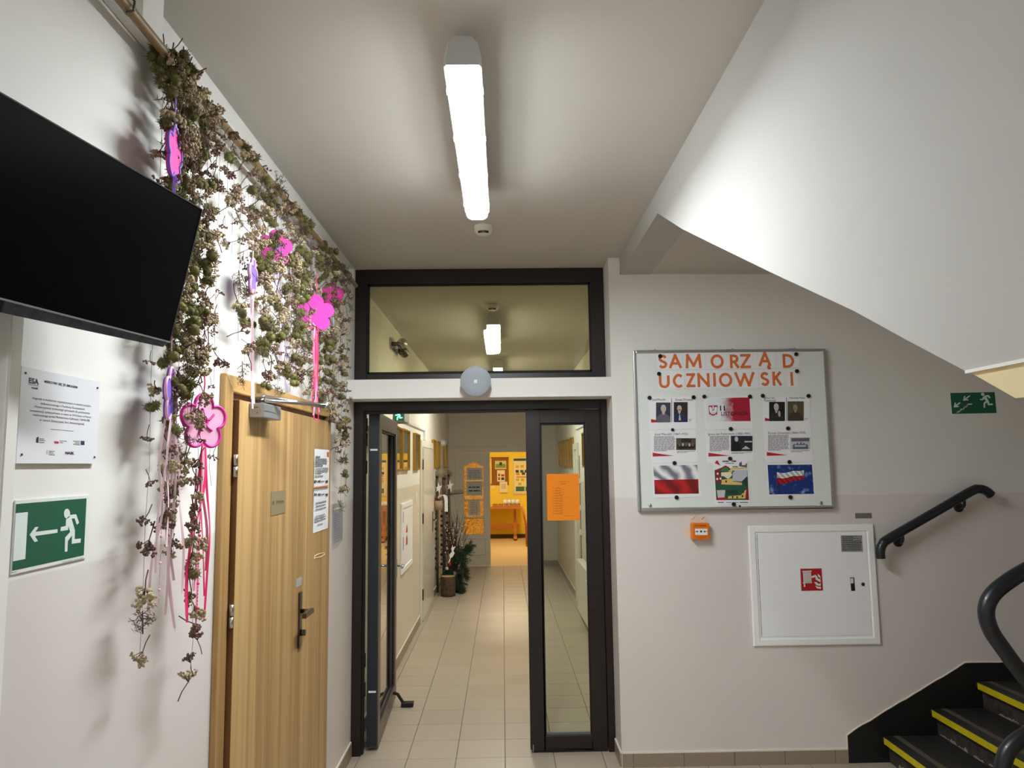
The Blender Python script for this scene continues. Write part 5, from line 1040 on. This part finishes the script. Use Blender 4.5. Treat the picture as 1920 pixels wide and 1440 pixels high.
# ================================================================ dried-flower curtain on the left wall
PX = -.905
_pa, _pb = hit(230.4, 0, 'X', PX), hit(609, 466, 'X', PX); PZ = (_pa.z+_pb.z)/2
r = thing('cable_trunking', (-.95, 3.0, 2.96), 'white cable trunking along the top of the wall behind the bamboo pole', 'cable trunking')
MB().box(-.9695, -.940, 1.0, 4.60, PZ+.022, PZ+.078).build('duct', m_white, r, bevel=.003); MB().box(-.9695, -.922, 4.545, 4.60, 2.950, 3.036).build('end_cap', m_plaster, r, bevel=.003)
MB().box(-.9695, -.915, 1.80, 1.915, PZ+.02, CEIL-.02).build('junction_box', m_plaster, r, bevel=.004)
r = thing('bamboo_pole', (PX, 3.0, PZ), 'thin bamboo pole carrying the strands of dried flowers', 'pole')
m_bam = wood('bamboo', (150, 124, 82), (110, 88, 54), 1, .7)
rn = random.Random(4); pts, rad = [], []
y = 1.45
while y < 4.44:
    for dy, dr_ in ((0, 0), (.012, .0022), (.024, 0)): pts.append((PX+rn.uniform(-.001, .001), y+dy, PZ)); rad.append(.0135+dr_)
    y += rn.uniform(.24, .34)
pts.append((PX, 4.535, PZ)); rad.append(.0135)
MB().tube(pts, rad, 12).build('cane', m_bam, r)
for y in (1.7, 3.0, 4.3): MB().tube([(-.969, y, PZ+.03), (PX, y, PZ+.03), (PX+.02, y, PZ+.012), (PX+.018, y, PZ-.012), (PX, y, PZ-.019)], .003, 6).build('hook', m_darksteel, r)

m_moss = M('dry_moss', (102, 97, 54), .95, var=(60, .45), rand=.55)
m_sedum = M('dry_sedum', (172, 154, 124), .95, var=(90, .35), rand=.5)
m_sedumd = M('dry_sedum_dark', (116, 90, 76), .95, var=(90, .35), rand=.5)
m_stem = M('dry_stem', (92, 66, 52), .9, rand=.4, var=(30, .2))
m_dill = M('dry_dill', (104, 98, 74), .95, var=(60, .4), rand=.5)
m_thread = M('thread', (150, 140, 128), .8)
def mesh_of(name, groups):
    me = bpy.data.meshes.new(name); vv, ff, mi, sm = [], [], [], []
    for k, (mb, mt) in enumerate(groups):
        o = len(vv); vv += [tuple(p) for p in mb.v]; ff += [tuple(i+o for i in f) for f in mb.f]; mi += [k]*len(mb.f); sm += mb.sm; me.materials.append(mt)
    me.from_pydata(vv, [], ff); me.polygons.foreach_set('material_index', mi); me.polygons.foreach_set('use_smooth', sm); return me
def rdir(rn):
    while True:
        v = V((rn.uniform(-1, 1), rn.uniform(-1, 1), rn.uniform(-1, 1)))
        if .1 < v.length < 1: return v.normalized()
def fibre(mb, a, b, w, rn):
    d = (b-a); s = d.cross(rdir(rn)); s = s.normalized()*w if s.length > 1e-9 else V((w, 0, 0)); m_ = a+d*.45
    mb.add([a, m_+s, b, m_-s], [(0, 1, 2, 3)])
def moss_mesh(k):
    rn = random.Random(100+k); mb = MB(); core = MB()
    for i in range(4):
        c = V((rn.uniform(-.012, .012), rn.uniform(-.012, .012), rn.uniform(-.014, .010))); core.ball(c, rn.uniform(.009, .014), 7, 5)
        for j in range(105):
            d = rdir(rn); fibre(mb, c+d*.006, c+d*rn.uniform(.011, .021)+rdir(rn)*.004, .0010, rn)
    return mesh_of('moss_tuft', [(core, m_moss), (mb, m_moss)])
def umbel_mesh(k, dark):
    rn = random.Random(200+k); st, hd = MB(), MB(); top = V((rn.uniform(-.012, .012), rn.uniform(-.012, .012), rn.uniform(.03, .055)))
    st.tube([top, top*.5+V((rn.uniform(-.004, .004), 0, 0)), V((0, 0, 0))], [.0016, .0014, .0013], 5, False)
    for i in range(rn.randint(7, 10)):
        a = rn.uniform(0, 6.28); e = V((math.cos(a)*rn.uniform(.004, .024), math.sin(a)*rn.uniform(.004, .024), -rn.uniform(.012, .030))); st.tube([V((0, 0, 0)), e*.55+V((0, 0, -.002)), e], [.0011, .0009, .0008], 4, False)
        for j in range(rn.randint(6, 9)):
            hd.ball(e+rdir(rn)*rn.uniform(.002, .008), rn.uniform(.0021, .0040), 6, 4)
    return mesh_of('flower_sprig', [(st, m_stem), (hd, m_sedumd if dark else m_sedum)])
def small_umbel(k):
    rn = random.Random(300+k); st, hd = MB(), MB(); st.tube([V((0, 0, .030)), V((.002, 0, .012)), V((0, 0, 0))], [.0010, .0010, .0009], 5, False)
    for i in range(8):
        a = i*.785+rn.uniform(-.3, .3); e = V((math.cos(a)*rn.uniform(.006, .017), math.sin(a)*rn.uniform(.006, .017), -rn.uniform(.002, .009))); st.tube([V((0, 0, 0)), e], [.0008, .0006], 4, False)
        for j in range(3): hd.ball(e+rdir(rn)*.0024, rn.uniform(.0018, .003), 6, 4)
    return mesh_of('flower_sprig', [(st, m_stem), (hd, m_sedumd)])
def dill_mesh(k):
    rn = random.Random(400+k); mb = MB(); st = MB(); st.tube([V((0, 0, .03)), V((0, 0, -.03))], [.0014, .0008], 4, False)
    for i in range(16):
        z = .025-.055*i/16; d = rdir(rn); d.z = -abs(d.z)*.5; e = V((0, 0, z))+d.normalized()*rn.uniform(.014, .028); st.tube([V((0, 0, z)), e], [.0008, .0004], 4, False)
        for j in range(12):
            c = V((0, 0, z)).lerp(e, rn.uniform(.35, 1)); fibre(mb, c, c+rdir(rn)*rn.uniform(.006, .013), .0008, rn)
    return mesh_of('feathery_sprig', [(st, m_stem), (mb, m_dill)])
MOSS = [moss_mesh(k) for k in range(5)]; UMB = [umbel_mesh(k, False) for k in range(5)]; UMD = [umbel_mesh(k, True) for k in range(4)]; SMU = [small_umbel(k) for k in range(3)]; DIL = [dill_mesh(k) for k in range(4)]
ORD = 'first second third fourth fifth sixth seventh eighth ninth tenth eleventh twelfth thirteenth fourteenth fifteenth sixteenth seventeenth eighteenth nineteenth twentieth'.split()
SPR_RND = random.Random(21)
def strand(name_label, y, x, zb, gap, weights, size=1.0, ztop=None, tail=0, skip=None):
    """one thread hung from the pole with sprigs tied along it"""
    rn = SPR_RND; zt = ztop or PZ; r = thing('flower_strand', (x, y, zb), name_label, 'garland', 'strands of dried flowers on the pole'); n = max(6, int((zt-zb)/.12)); pts = []
    for i in range(n+1):
        t_ = i/n; pts.append(V((x+rn.uniform(-.004, .004)*t_, y+rn.uniform(-.007, .007)*t_, zt+(zb-zt)*t_)))
    MB().tube([V((x, y, zt+.012))]+pts+([pts[-1]+V((.004, .01, -tail))] if tail else []), .0007, 4, False).build('thread', m_thread, r, origin=V((x, y, zb)), fix=False)
    z = zt-.005
    while z > zb:
        t_ = (zt-z)/(zt-zb)*n; i = min(int(t_), n-1); p = pts[i].lerp(pts[i+1], t_-i)
        if not (skip and skip[0] > z > skip[1]):
            kind = rn.choices('mudse', weights)[0]; me = rn.choice({'m': MOSS, 'u': UMB, 'd': UMD, 's': SMU, 'e': DIL}[kind])
            o = bpy.data.objects.new({'m': 'moss_tuft', 'u': 'flower_sprig', 'd': 'flower_sprig', 's': 'flower_sprig', 'e': 'feathery_sprig'}[kind], me); COL.objects.link(o); o.parent = r
            o.location = p-V((x, y, zb))+V((rn.uniform(-.008, .014), rn.uniform(-.010, .010), 0)); s = size*rn.uniform(.85, 1.4)*{'m': 1.0, 'u': 1.02, 'd': .95, 's': 1.0, 'e': 1.0}[kind]; o.scale = (s, s, s)
            flip = math.pi if rn.random() < .15 else 0
            o.rotation_euler = (rn.gauss(0, .45)+flip, rn.gauss(0, .45), rn.uniform(0, 6.28))
        z -= gap*1.0*rn.uniform(.55, 1.45)
    return r
# (photo column at row 600, photo row of the lower end, spacing, weights of moss / pale / dark / small / feathery, size)
L1, L2, L3, L4 = (5, 3, 3, 0, 1), (2, 4, 2, 1, 1), (1, 2, 2, 4, 1), (5, 3, 1, 1, 2)
cols = [(289, 1235, .085, (3, 3, 1, 2, 1), 1.0, 0), (301, 250, .034, L1, 1.05, 0), (312, 520, .046, (3, 4, 5, 0, 1), 1.0, 0), (322, 980, .040, (2, 4, 4, 0, 1), .95, 0), (331, 660, .036, L1, .95, 0), (338, 1040, .044, (3, 4, 2, 0, 2), .95, 0), (347, 760, .040, L4, .95, 0), (356, 880, .044, L2, .9, 0),
        (369, 700, .040, L1, .95, 0), (379, 1265, .046, (1, 4, 3, 1, 0), .95, .0), (390, 680, .046, L2, .9, 0), (403, 880, .075, (0, 1, 1, 5, 0), .85, .05), (418, 430, .070, L3, .8, .04), (431, 470, .060, L2, .9, 0),
        (446, 640, .070, (4, 2, 1, 1, 2), 1.0, 0), (460, 715, .062, L2, 1.0, 0), (474, 640, .060, (2, 4, 2, 1, 1), 1.0, 0), (489, 690, .050, L4, 1.05, 0), (501, 730, .048, L4, 1.05, 0), (513, 700, .048, L4, 1.05, 0), (524, 735, .052, L2, 1.0, 0), (535, 705, .054, L3, 1.0, 0), (546, 735, .056, L2, 1.0, 0),
        (556, 700, .046, L4, 1.05, 0), (566, 715, .046, L1, 1.05, 0), (577, 740, .050, L2, 1.0, 0), (588, 745, .050, L4, 1.0, 0), (599, 750, .048, L4, 1.0, 0), (609, 760, .048, L1, 1.0, 0), (619, 775, .050, L2, 1.0, 0), (628, 790, .050, (3, 4, 2, 1, 1), 1.0, 0), (636, 860, .056, (3, 4, 2, 2, 1), 1.0, 0), (643, 965, .064, L3, .95, 0), (650, 935, .066, L3, .95, .05)]
for k, (cx, by, gap, wt, sz, tail) in enumerate(cols):
    x = PX+SPR_RND.uniform(-.012, .022); y = hit(cx, 600, 'X', x).y; zb = hit(cx, by, 'X', x).z
    if k < 18: lab = '%s strand of dried flowers counted from the screen end of the pole' % ORD[k]
    else: lab = '%s strand of dried flowers counted from the glazed door end of the pole' % ORD[len(cols)-1-k]
    strand(lab, y, x, zb, gap, wt, sz, tail=tail)
# thick moss bundle at the start of the pole
r = thing('moss_bundle', (PX, 1.94, PZ-.03), 'thick bundle of green moss wound round the pole near the screen', 'moss bundle')
for k in range(20):
    rn = SPR_RND; y = rn.uniform(1.90, 2.03); me = rn.choice(MOSS if k % 4 else UMB); o = bpy.data.objects.new('moss_tuft' if k % 4 else 'flower_sprig', me); COL.objects.link(o); o.parent = r
    a = rn.uniform(0, 6.28); o.location = V((math.cos(a)*.026+.004, y-1.94, .03+math.sin(a)*.026-.028*rn.random())); s = rn.uniform(.9, 1.25); o.scale = (s, s, s); o.rotation_euler = (rn.uniform(-1, 1), rn.uniform(-1, 1), rn.uniform(0, 6))

# flower-shaped ornaments with ribbons
m_mag = M('magenta_foam', (204, 36, 142), .7); m_pur = M('violet_foam', (116, 84, 186), .6); m_ppink = M('pale_pink', (242, 176, 206), .5); m_pinkrim = M('pink_rim', (232, 90, 160), .5)
m_hot = M('hot_pink_ribbon', (238, 48, 112), .45); m_pale = M('pale_pink_ribbon', (240, 206, 216), .5); m_lil = M('lilac_ribbon', (206, 192, 226), .5); m_rib = M('pink_ribbon', (238, 130, 170), .5); m_viol = M('violet_ribbon', (150, 110, 210), .5)
def clover(R, n=60):
    out = []
    for i in range(n):
        t_ = 2*math.pi*i/n; best = .25*R
        for k in range(5):
            a = math.pi/2+k*2*math.pi/5; d = .60*R; rr = .40*R; c = math.cos(t_-a)*d; s2 = rr*rr-(d*math.sin(t_-a))**2
            if s2 > 0: best = max(best, c+math.sqrt(s2))
        out.append((best*math.cos(t_), best*math.sin(t_)))
    return out
def ribbon(mb, pts, w, rn):
    P = arc(pts, 5); side = V((.35, .94, 0)) if rn.random() < .5 else V((.9, .3, 0)); th = .0005; prev = None
    vv = []
    for i, p in enumerate(P):
        s = (side+V((math.sin(i*.5), math.cos(i*.43), 0))*.35).normalized()*w/2; n_ = s.cross(V((0, 0, 1))).normalized()*th; vv += [p-s-n_, p+s-n_, p+s+n_, p-s+n_]
    fs = [(i*4+k, i*4+(k+1) % 4, (i+1)*4+(k+1) % 4, (i+1)*4+k) for i in range(len(P)-1) for k in range(4)]+[(0, 1, 2, 3), tuple(len(vv)-4+k for k in range(4))]
    mb.add(vv, fs)
def ornament(px, py, xw, diam, phi, face, rim, label, loop, ribs, ribmat, seed, swirl=None, rimw=.004, spread=.05):
    rn = random.Random(seed); c = hit(px, py, 'X', xw); R = diam/2; view = (V((0, 0, H))-c); view.z = 0; view.normalize(); ang = math.radians(phi)
    nrm = V((view.x*math.cos(ang)-view.y*math.sin(ang), view.x*math.sin(ang)+view.y*math.cos(ang), 0)); fr = Fr(c, V((0, 0, 1)).cross(nrm), (0, 0, 1))
    root = thing('flower_ornament', c-V((0, 0, R)), label, 'ornament', 'foam flower ornaments among the strands'); pl = clover(R)
    MB().prism(pl, fr, -.004, .004).build('flower', face, root)
    if rim: MB().tube([fr(a, b, .004) for a, b in pl]+[fr(*pl[0], .004)], rimw, 6, False).build('rim', rim, root)
    if swirl:
        mb = MB()
        for k in range(5):
            a0 = math.pi/2+k*2*math.pi/5; mb.tube([fr(math.cos(a0+q*.05*(1-q*.06))*R*(.18+.055*q), math.sin(a0+q*.05)*R*(.18+.055*q), .006) for q in range(7)], .0035, 6)
        mb.tube([fr(math.cos(q*.6)*R*(.02+.012*q), math.sin(q*.6)*R*(.02+.012*q), .006) for q in range(16)], .0035, 6); mb.build('swirl', swirl, root)
    MB().tube([fr(0, R*.95, 0), fr(.004, R+.03, 0), V((c.x, c.y, c.z+R+loop))], .0022, 6).build('hanging_cord', ribmat, root)
    for k, (ln_, dx) in enumerate(ribs):
        mb = MB(); p0 = fr(rn.uniform(-.012, .012), -R*.78, rn.choice((.006, -.006))); pts = [p0]; m_ = max(3, int(ln_/.12))
        for i in range(1, m_+1): pts.append(p0+V((rn.uniform(-.008, .012), dx*i/m_+rn.uniform(-.014, .014), -ln_*i/m_)))
        ribbon(mb, pts, rn.uniform(.005, .008), rn); mb.build('ribbon', m_rib if (ribmat is m_hot and k % 2) else ribmat, root)
    return root
ornament(325, 290, -.880, .150, 76, m_mag, m_pur, 'magenta ornament with violet edging half buried in moss high by the screen', .10, [(.20, .02), (.16, -.01)], m_viol, 1)
ornament(473, 520, -.888, .135, 79, m_pur, m_ppink, 'violet ornament with pale pink edge seen nearly side-on over the oak door', .08, [(.40, .01), (.38, .03), (.34, .05), (.42, -.01)], m_pale, 2)
ornament(517, 464, -.922, .150, 25, m_mag, None, 'magenta ornament with a violet heart behind green moss', .10, [(.46, .10), (.52, .14), (.40, .18)], m_lil, 3, swirl=m_pur)
ornament(592, 587, -.885, .180, 12, M('magenta_plain', (196, 46, 156), .7), None, 'plain bright magenta ornament in front of the strands over the oak door', .10, [(.44, .02), (.40, .05), (.36, -.02), (.42, .0), (.45, .04), (.30, .03)], m_hot, 4)
ornament(622, 553, -.925, .130, 20, m_mag, m_mag, 'small magenta ornament mostly hidden near the glazed door', .08, [(.30, .02)], m_lil, 5)
ornament(318, 741, -.895, .150, 79, m_pur, m_ppink, 'violet ornament with pale pink edge hanging just below the screen', .14, [(.52, .0), (.44, .06), (.50, -.05), (.56, .03), (.40, -.08), (.34, -.02), (.58, .08), (.48, .10)], m_pale, 6)
o7 = ornament(380, 791, -.898, .168, 42, m_ppink, M('magenta_rim', (214, 40, 150), .5), 'pale pink ornament with magenta outline and swirls beside the oak door frame', .07, [(.45, .03), (.38, .06), (.50, -.08), (.55, -.03), (.52, .05), (.42, -.05), (.48, -.12)], m_hot, 7, swirl=M('magenta_rim', (214, 40, 150), .5), rimw=.005)
for px, y0, y1, mt, lab, xw in ((303, 985, 1130, m_ppink, 'fine hanging string of tiny pale pink beads', -.875), (375, 985, 1150, m_hot, 'fine hanging string of tiny crimson beads', -.860)):
    a, b = hit(px, y0, 'X', xw), hit(px-2, y1, 'X', xw); rr = thing('bead_string', b, lab, 'bead string'); mb = MB(); k = 0
    MB().tube([V((a.x, a.y, a.z+.22)), a, V((a.x, a.y, b.z))], .0004, 4).build('thread', m_thread, rr)
    z = a.z
    while z > b.z:
        mb.ball(V((a.x, a.y, z)), .0042 if k % 7 == 3 else .0018, 8, 5); z -= .0095; k += 1
    mb.build('bead', mt, rr)

# ================================================================ winter decorations in the corridor
m_bark = M('bark', (92, 72, 56), .95, bump=(26, .9, .02), var=(20, .4)); m_cut = M('cut_wood', (176, 146, 104), .8, var=(30, .2))
m_twig = M('red_twig', (74, 40, 36), .9, var=(20, .3)); m_fir = M('fir_needles', (46, 70, 50), .9, var=(30, .4)); m_cone = M('pine_cone', (58, 42, 34), .95, var=(40, .4))
lc = hit(839, 1120, 'Z', 0); lx, lyy = lc.x, lc.y+.1
r = thing('log_stump', (lx, lyy, 0), 'short bark-covered log standing on the corridor floor', 'log')
rn = random.Random(8); mb = MB(); nn = 22; vv = []
for z in (0, .06, .13, .20, .27):
    for k in range(nn): rr = .098+rn.uniform(-.004, .004)+.006*math.sin(3*k*6.28/nn); vv.append((lx+rr*math.cos(k*6.283/nn), lyy+rr*math.sin(k*6.283/nn), z))
mb.add(vv, [(i*nn+k, i*nn+(k+1) % nn, (i+1)*nn+(k+1) % nn, (i+1)*nn+k) for i in range(4) for k in range(nn)]+[tuple(range(nn))[::-1]], True); mb.build('trunk', m_bark, r)
MB().add(vv[4*nn:], [tuple(range(nn))]).build('cut_face', m_cut, r)
def fir_bough(base, tip, n, seed, label):
    rn = random.Random(seed); base, tip = V(base), V(tip); rt = thing('fir_bough', (base.x, base.y, min(base.z, tip.z)), label, 'fir bough', 'fir boughs in the corridor decoration'); st, nd = MB(), MB(); d = tip-base
    st.tube([base, base+d*.5+V((0, 0, .02)), tip], [.006, .004, .002], 6)
    for i in range(n):
        t_ = .1+.9*i/n; p = base+d*t_+V((0, 0, .02*math.sin(t_*3.1))); s = rdir(rn); s = (s+d.normalized()*.7-V((0, 0, .25))).normalized(); L_ = .16*(1.15-t_*.7)*rn.uniform(.6, 1.1); q = p+s*L_; st.tube([p, q], [.002, .001], 4, False)
        for j in range(44):
            c = p.lerp(q, rn.uniform(.1, 1)); fibre(nd, c, c+(rdir(rn)+s*.9).normalized()*rn.uniform(.03, .06), .0024, rn)
    st.build('twig', m_twig, rt, fix=False); o = nd.build('needles', m_fir, rt, fix=False); o['kind'] = 'stuff'
fir_bough((lx+.06, lyy+.30, .30), (lx+.30, lyy+.30, .66), 60, 1, 'dark green fir bough spreading beside the red twigs')
fir_bough((lx+.05, lyy+.26, .70), (lx+.24, lyy+.24, .22), 64, 2, 'fir bough drooping towards the floor by the log')
fir_bough((lx+.02, lyy+.22, .40), (lx-.04, lyy+.14, .26), 22, 3, 'short fir bough lying over the log top')
fir_bough((lx+.10, lyy+.30, .28), (lx+.18, lyy+.16, .04), 40, 4, 'low fir bough brushing the floor behind the log')
fir_bough((lx-.06, lyy+.24, .34), (lx-.05, lyy+.18, .06), 16, 5, 'fir bough tucked against the wall beside the log')
r = thing('planter_pot', (lx+.05, lyy+.34, 0), 'dark pot hidden behind the log holding the red twigs', 'pot'); MB().lathe([(0, 0), (0, .11), (.30, .14), (.30, .125), (.27, .12), (.27, 0)], (lx+.05, lyy+.34, 0), (0, 0, 1), 20).build('pot', m_black, r)
r = thing('twig_bunch', (lx+.05, lyy+.34, .28), 'fan of thin dark red twigs rising from the pot', 'twigs'); rn = random.Random(12)
for k in range(26):
    b0 = V((lx+.05+rn.uniform(-.05, .05), lyy+.34+rn.uniform(-.05, .05), .275)); h = rn.uniform(.35, .95); dx = rn.uniform(-.16, .20); pts = [b0, b0+V((dx*.3, rn.uniform(-.05, .05), h*.4)), b0+V((dx*.7, rn.uniform(-.08, .08), h*.75)), b0+V((dx*1.1, rn.uniform(-.1, .1), h))]; mb = MB().tube(pts, [.006, .005, .0035, .002], 5)
    for j in range(3):
        i = rn.randint(1, 2); p = pts[i]; mb.tube([p, p+V((rn.uniform(-.08, .08), rn.uniform(-.05, .05), rn.uniform(.08, .2)))], [.003, .0015], 4)
    mb.build('twig', m_twig, r, fix=False)
mb = MB()
for k in range(46):
    c = V((lx+.05+rn.uniform(-.12, .14), lyy+.26+rn.uniform(-.1, .1), rn.uniform(.55, .95))); mb.ball(c, rn.uniform(.006, .010), 6, 4)
o = mb.build('white_bead', m_white, r); o['kind'] = 'stuff'
def cone(mb, c, s, rn):
    for k in range(40):
        a = k*2.4; t_ = k/40; rr = s*(.25+.8*math.sin(math.pi*(.15+.8*t_))); p = V(c)+V((math.cos(a)*rr*.35, math.sin(a)*rr*.35, s*(1.1-2.2*t_)*.6)); q = V(c)+V((math.cos(a)*rr, math.sin(a)*rr, s*(1.2-2.2*t_)*.6)); sd = V((-math.sin(a), math.cos(a), 0))*s*.25; mb.add([p-sd*.4, q-sd, q+sd, p+sd*.4], [(0, 1, 2, 3)])
sk_ = [(819.5, 890, .93, 'slim wooden stake with a pine cone top next to the white corridor door', 10.75, .018), (832, 893, .95, 'thicker wooden stake with a pine cone top in the middle of the group', 11.0, .026), (841, 887, 1.0, 'leaning wooden stake with a pine cone top nearest the end door', 11.2, .018)]
for k, (px, py, _, lab, yy, rad_) in enumerate(sk_):
    p = hit(px, py, 'Y', yy); rt = thing('wooden_stake', (p.x, yy, 0), lab, 'stake', 'wooden stakes in the corridor decoration'); rn = random.Random(30+k)
    MB().tube([(p.x+.02*(k == 2), yy+.02, 0), (p.x+.01*(k == 2)+.004, yy+.01, p.z*.5), (p.x, yy, p.z-.02)], rad_, 8).build('pole', M('grey_wood', (98, 88, 74), .9, var=(20, .3)), rt)
    mb = MB(); cone(mb, (p.x, yy, p.z+.01), .055, rn); cone(mb, (p.x+.03, yy-.02, p.z-.02), .045, rn); mb.build('pine_cone', m_cone, rt, fix=False)
    if k != 1:
        mb = MB(); c = V((p.x+.02, yy-.045, p.z-.20)); F2 = Fr(c, (1, 0, 0), (0, 0, 1)); mb.prism([(-.04, .02), (-.01, .03), (.0, .10), (.02, .035), (.06, .05), (.03, .0), (.015, -.09), (.0, -.02), (-.03, -.05), (-.02, 0)], F2, -.004, .004); mb.build('white_bird', m_white, rt)
for k, (px, y0, y1, yy, lab) in enumerate(((817.5, 955, 1070, 10.62, 'string of dark pompoms hanging beside the white corridor door'), (828, 950, 1060, 10.85, 'second string of dark pompoms between the wooden stakes'), (838, 945, 1040, 11.1, 'short string of pompoms nearest the end door'))):
    a, b = hit(px, y0, 'Y', yy), hit(px, y1, 'Y', yy); rt = thing('pompom_string', b, lab, 'pompom string', 'pompom strings in the corridor'); MB().tube([V((hit(sk_[k][0], sk_[k][1], 'Y', sk_[k][4]).x, sk_[k][4], a.z+.32)), a+V((0, 0, .3)), a, b], .003, 5).build('cord', m_stem, rt); z, j = a.z, 0
    while z > b.z:
        o = MB().ball(V((a.x, yy, z)), .022 if j % 2 == 0 else .011, 9, 6).build('pompom', m_black if k < 2 else m_cone, rt); z -= .068; j += 1
c = hit(822, 944, 'Y', 10.55); r = thing('birch_pot', (c.x, 10.55, c.z-.09), 'small pale birch pot full of brown twigs hung on the stakes', 'pot')
MB().lathe([(0, 0), (0, .060), (.13, .068), (.13, .055), (.11, .05), (.11, 0)], (c.x, 10.55, c.z-.09), (0, 0, 1), 16).build('pot', M('birch', (168, 142, 116), .8, var=(14, .2)), r); rn = random.Random(44); mb = MB()
for k in range(60): fibre(mb, V((c.x, 10.55, c.z+.02)), V((c.x, 10.55, c.z+.04))+V((rn.uniform(-.11, .11), rn.uniform(-.08, .08), rn.uniform(-.03, .10))), .004, rn)
mb.build('dry_twigs', M('brown_twigs', (110, 74, 54), .9), r, fix=False)
c = hit(832, 942, 'Y', 10.7); r = thing('white_bow', (c.x, 10.7, c.z-.13), 'folded white ribbon loop behind the birch pot', 'ribbon'); mb = MB(); ribbon(mb, [V((c.x-.08, 10.7, c.z+.06)), V((c.x-.02, 10.7, c.z+.11)), V((c.x+.03, 10.7, c.z+.06)), V((c.x+.035, 10.7, c.z-.13))], .05, rn); mb.build('band', m_white, r)
c = hit(853, 925, 'Y', 10.95); r = thing('cone_cluster', (c.x, 10.95, c.z-.05), 'cluster of dark pine cones sticking out towards the end door', 'pine cones')
for k in range(5):
    mb = MB(); cone(mb, (c.x-.10+k*.05, 10.95+rn.uniform(-.03, .03), c.z+rn.uniform(-.02, .03)), .045, rn); mb.build('pine_cone', m_cone, r, fix=False)
MB().tube([(c.x-.16, 10.99, c.z-.02), (c.x+.12, 10.95, c.z)], .006, 6).build('stick', m_stem, r)
c = hit(846, 1040, 'Y', lyy+.08); r = thing('white_reindeer_cutout', (c.x, lyy+.08, c.z-.12), 'white cut-out figure hung in front of the fir boughs', 'ornament'); F2 = Fr((c.x, lyy+.08, c.z), V((1, .2, 0)), (0, 0, 1))
MB().prism([(-.05, -.12), (-.02, -.13), (-.01, -.05), (.02, -.03), (.05, .02), (.03, .05), (.06, .11), (.03, .10), (.02, .13), (-.0, .08), (.01, .04), (-.03, .0), (-.02, -.05)], F2, -.004, .004).build('figure', m_white, r)
for px, py, mt, lab in ((843, 1058, M('red_bauble', (150, 16, 28), .2), 'small red bauble under the white cut-out figure'), (838, 1066, M('silver_bauble', (200, 200, 196), .2, metal=.6), 'small silver bauble just above the log')):
    c = hit(px, py, 'Y', lyy+.05); r = thing('bauble', (c.x, lyy+.05, c.z-.028), lab, 'bauble'); MB().ball((c.x, lyy+.05, c.z), .026, 16, 10).build('ball', mt, r); MB().cyl((c.x, lyy+.05, c.z+.024), (c.x, lyy+.05, c.z+.036), .007, 8).build('cap', m_gold, r)
flush_texts()
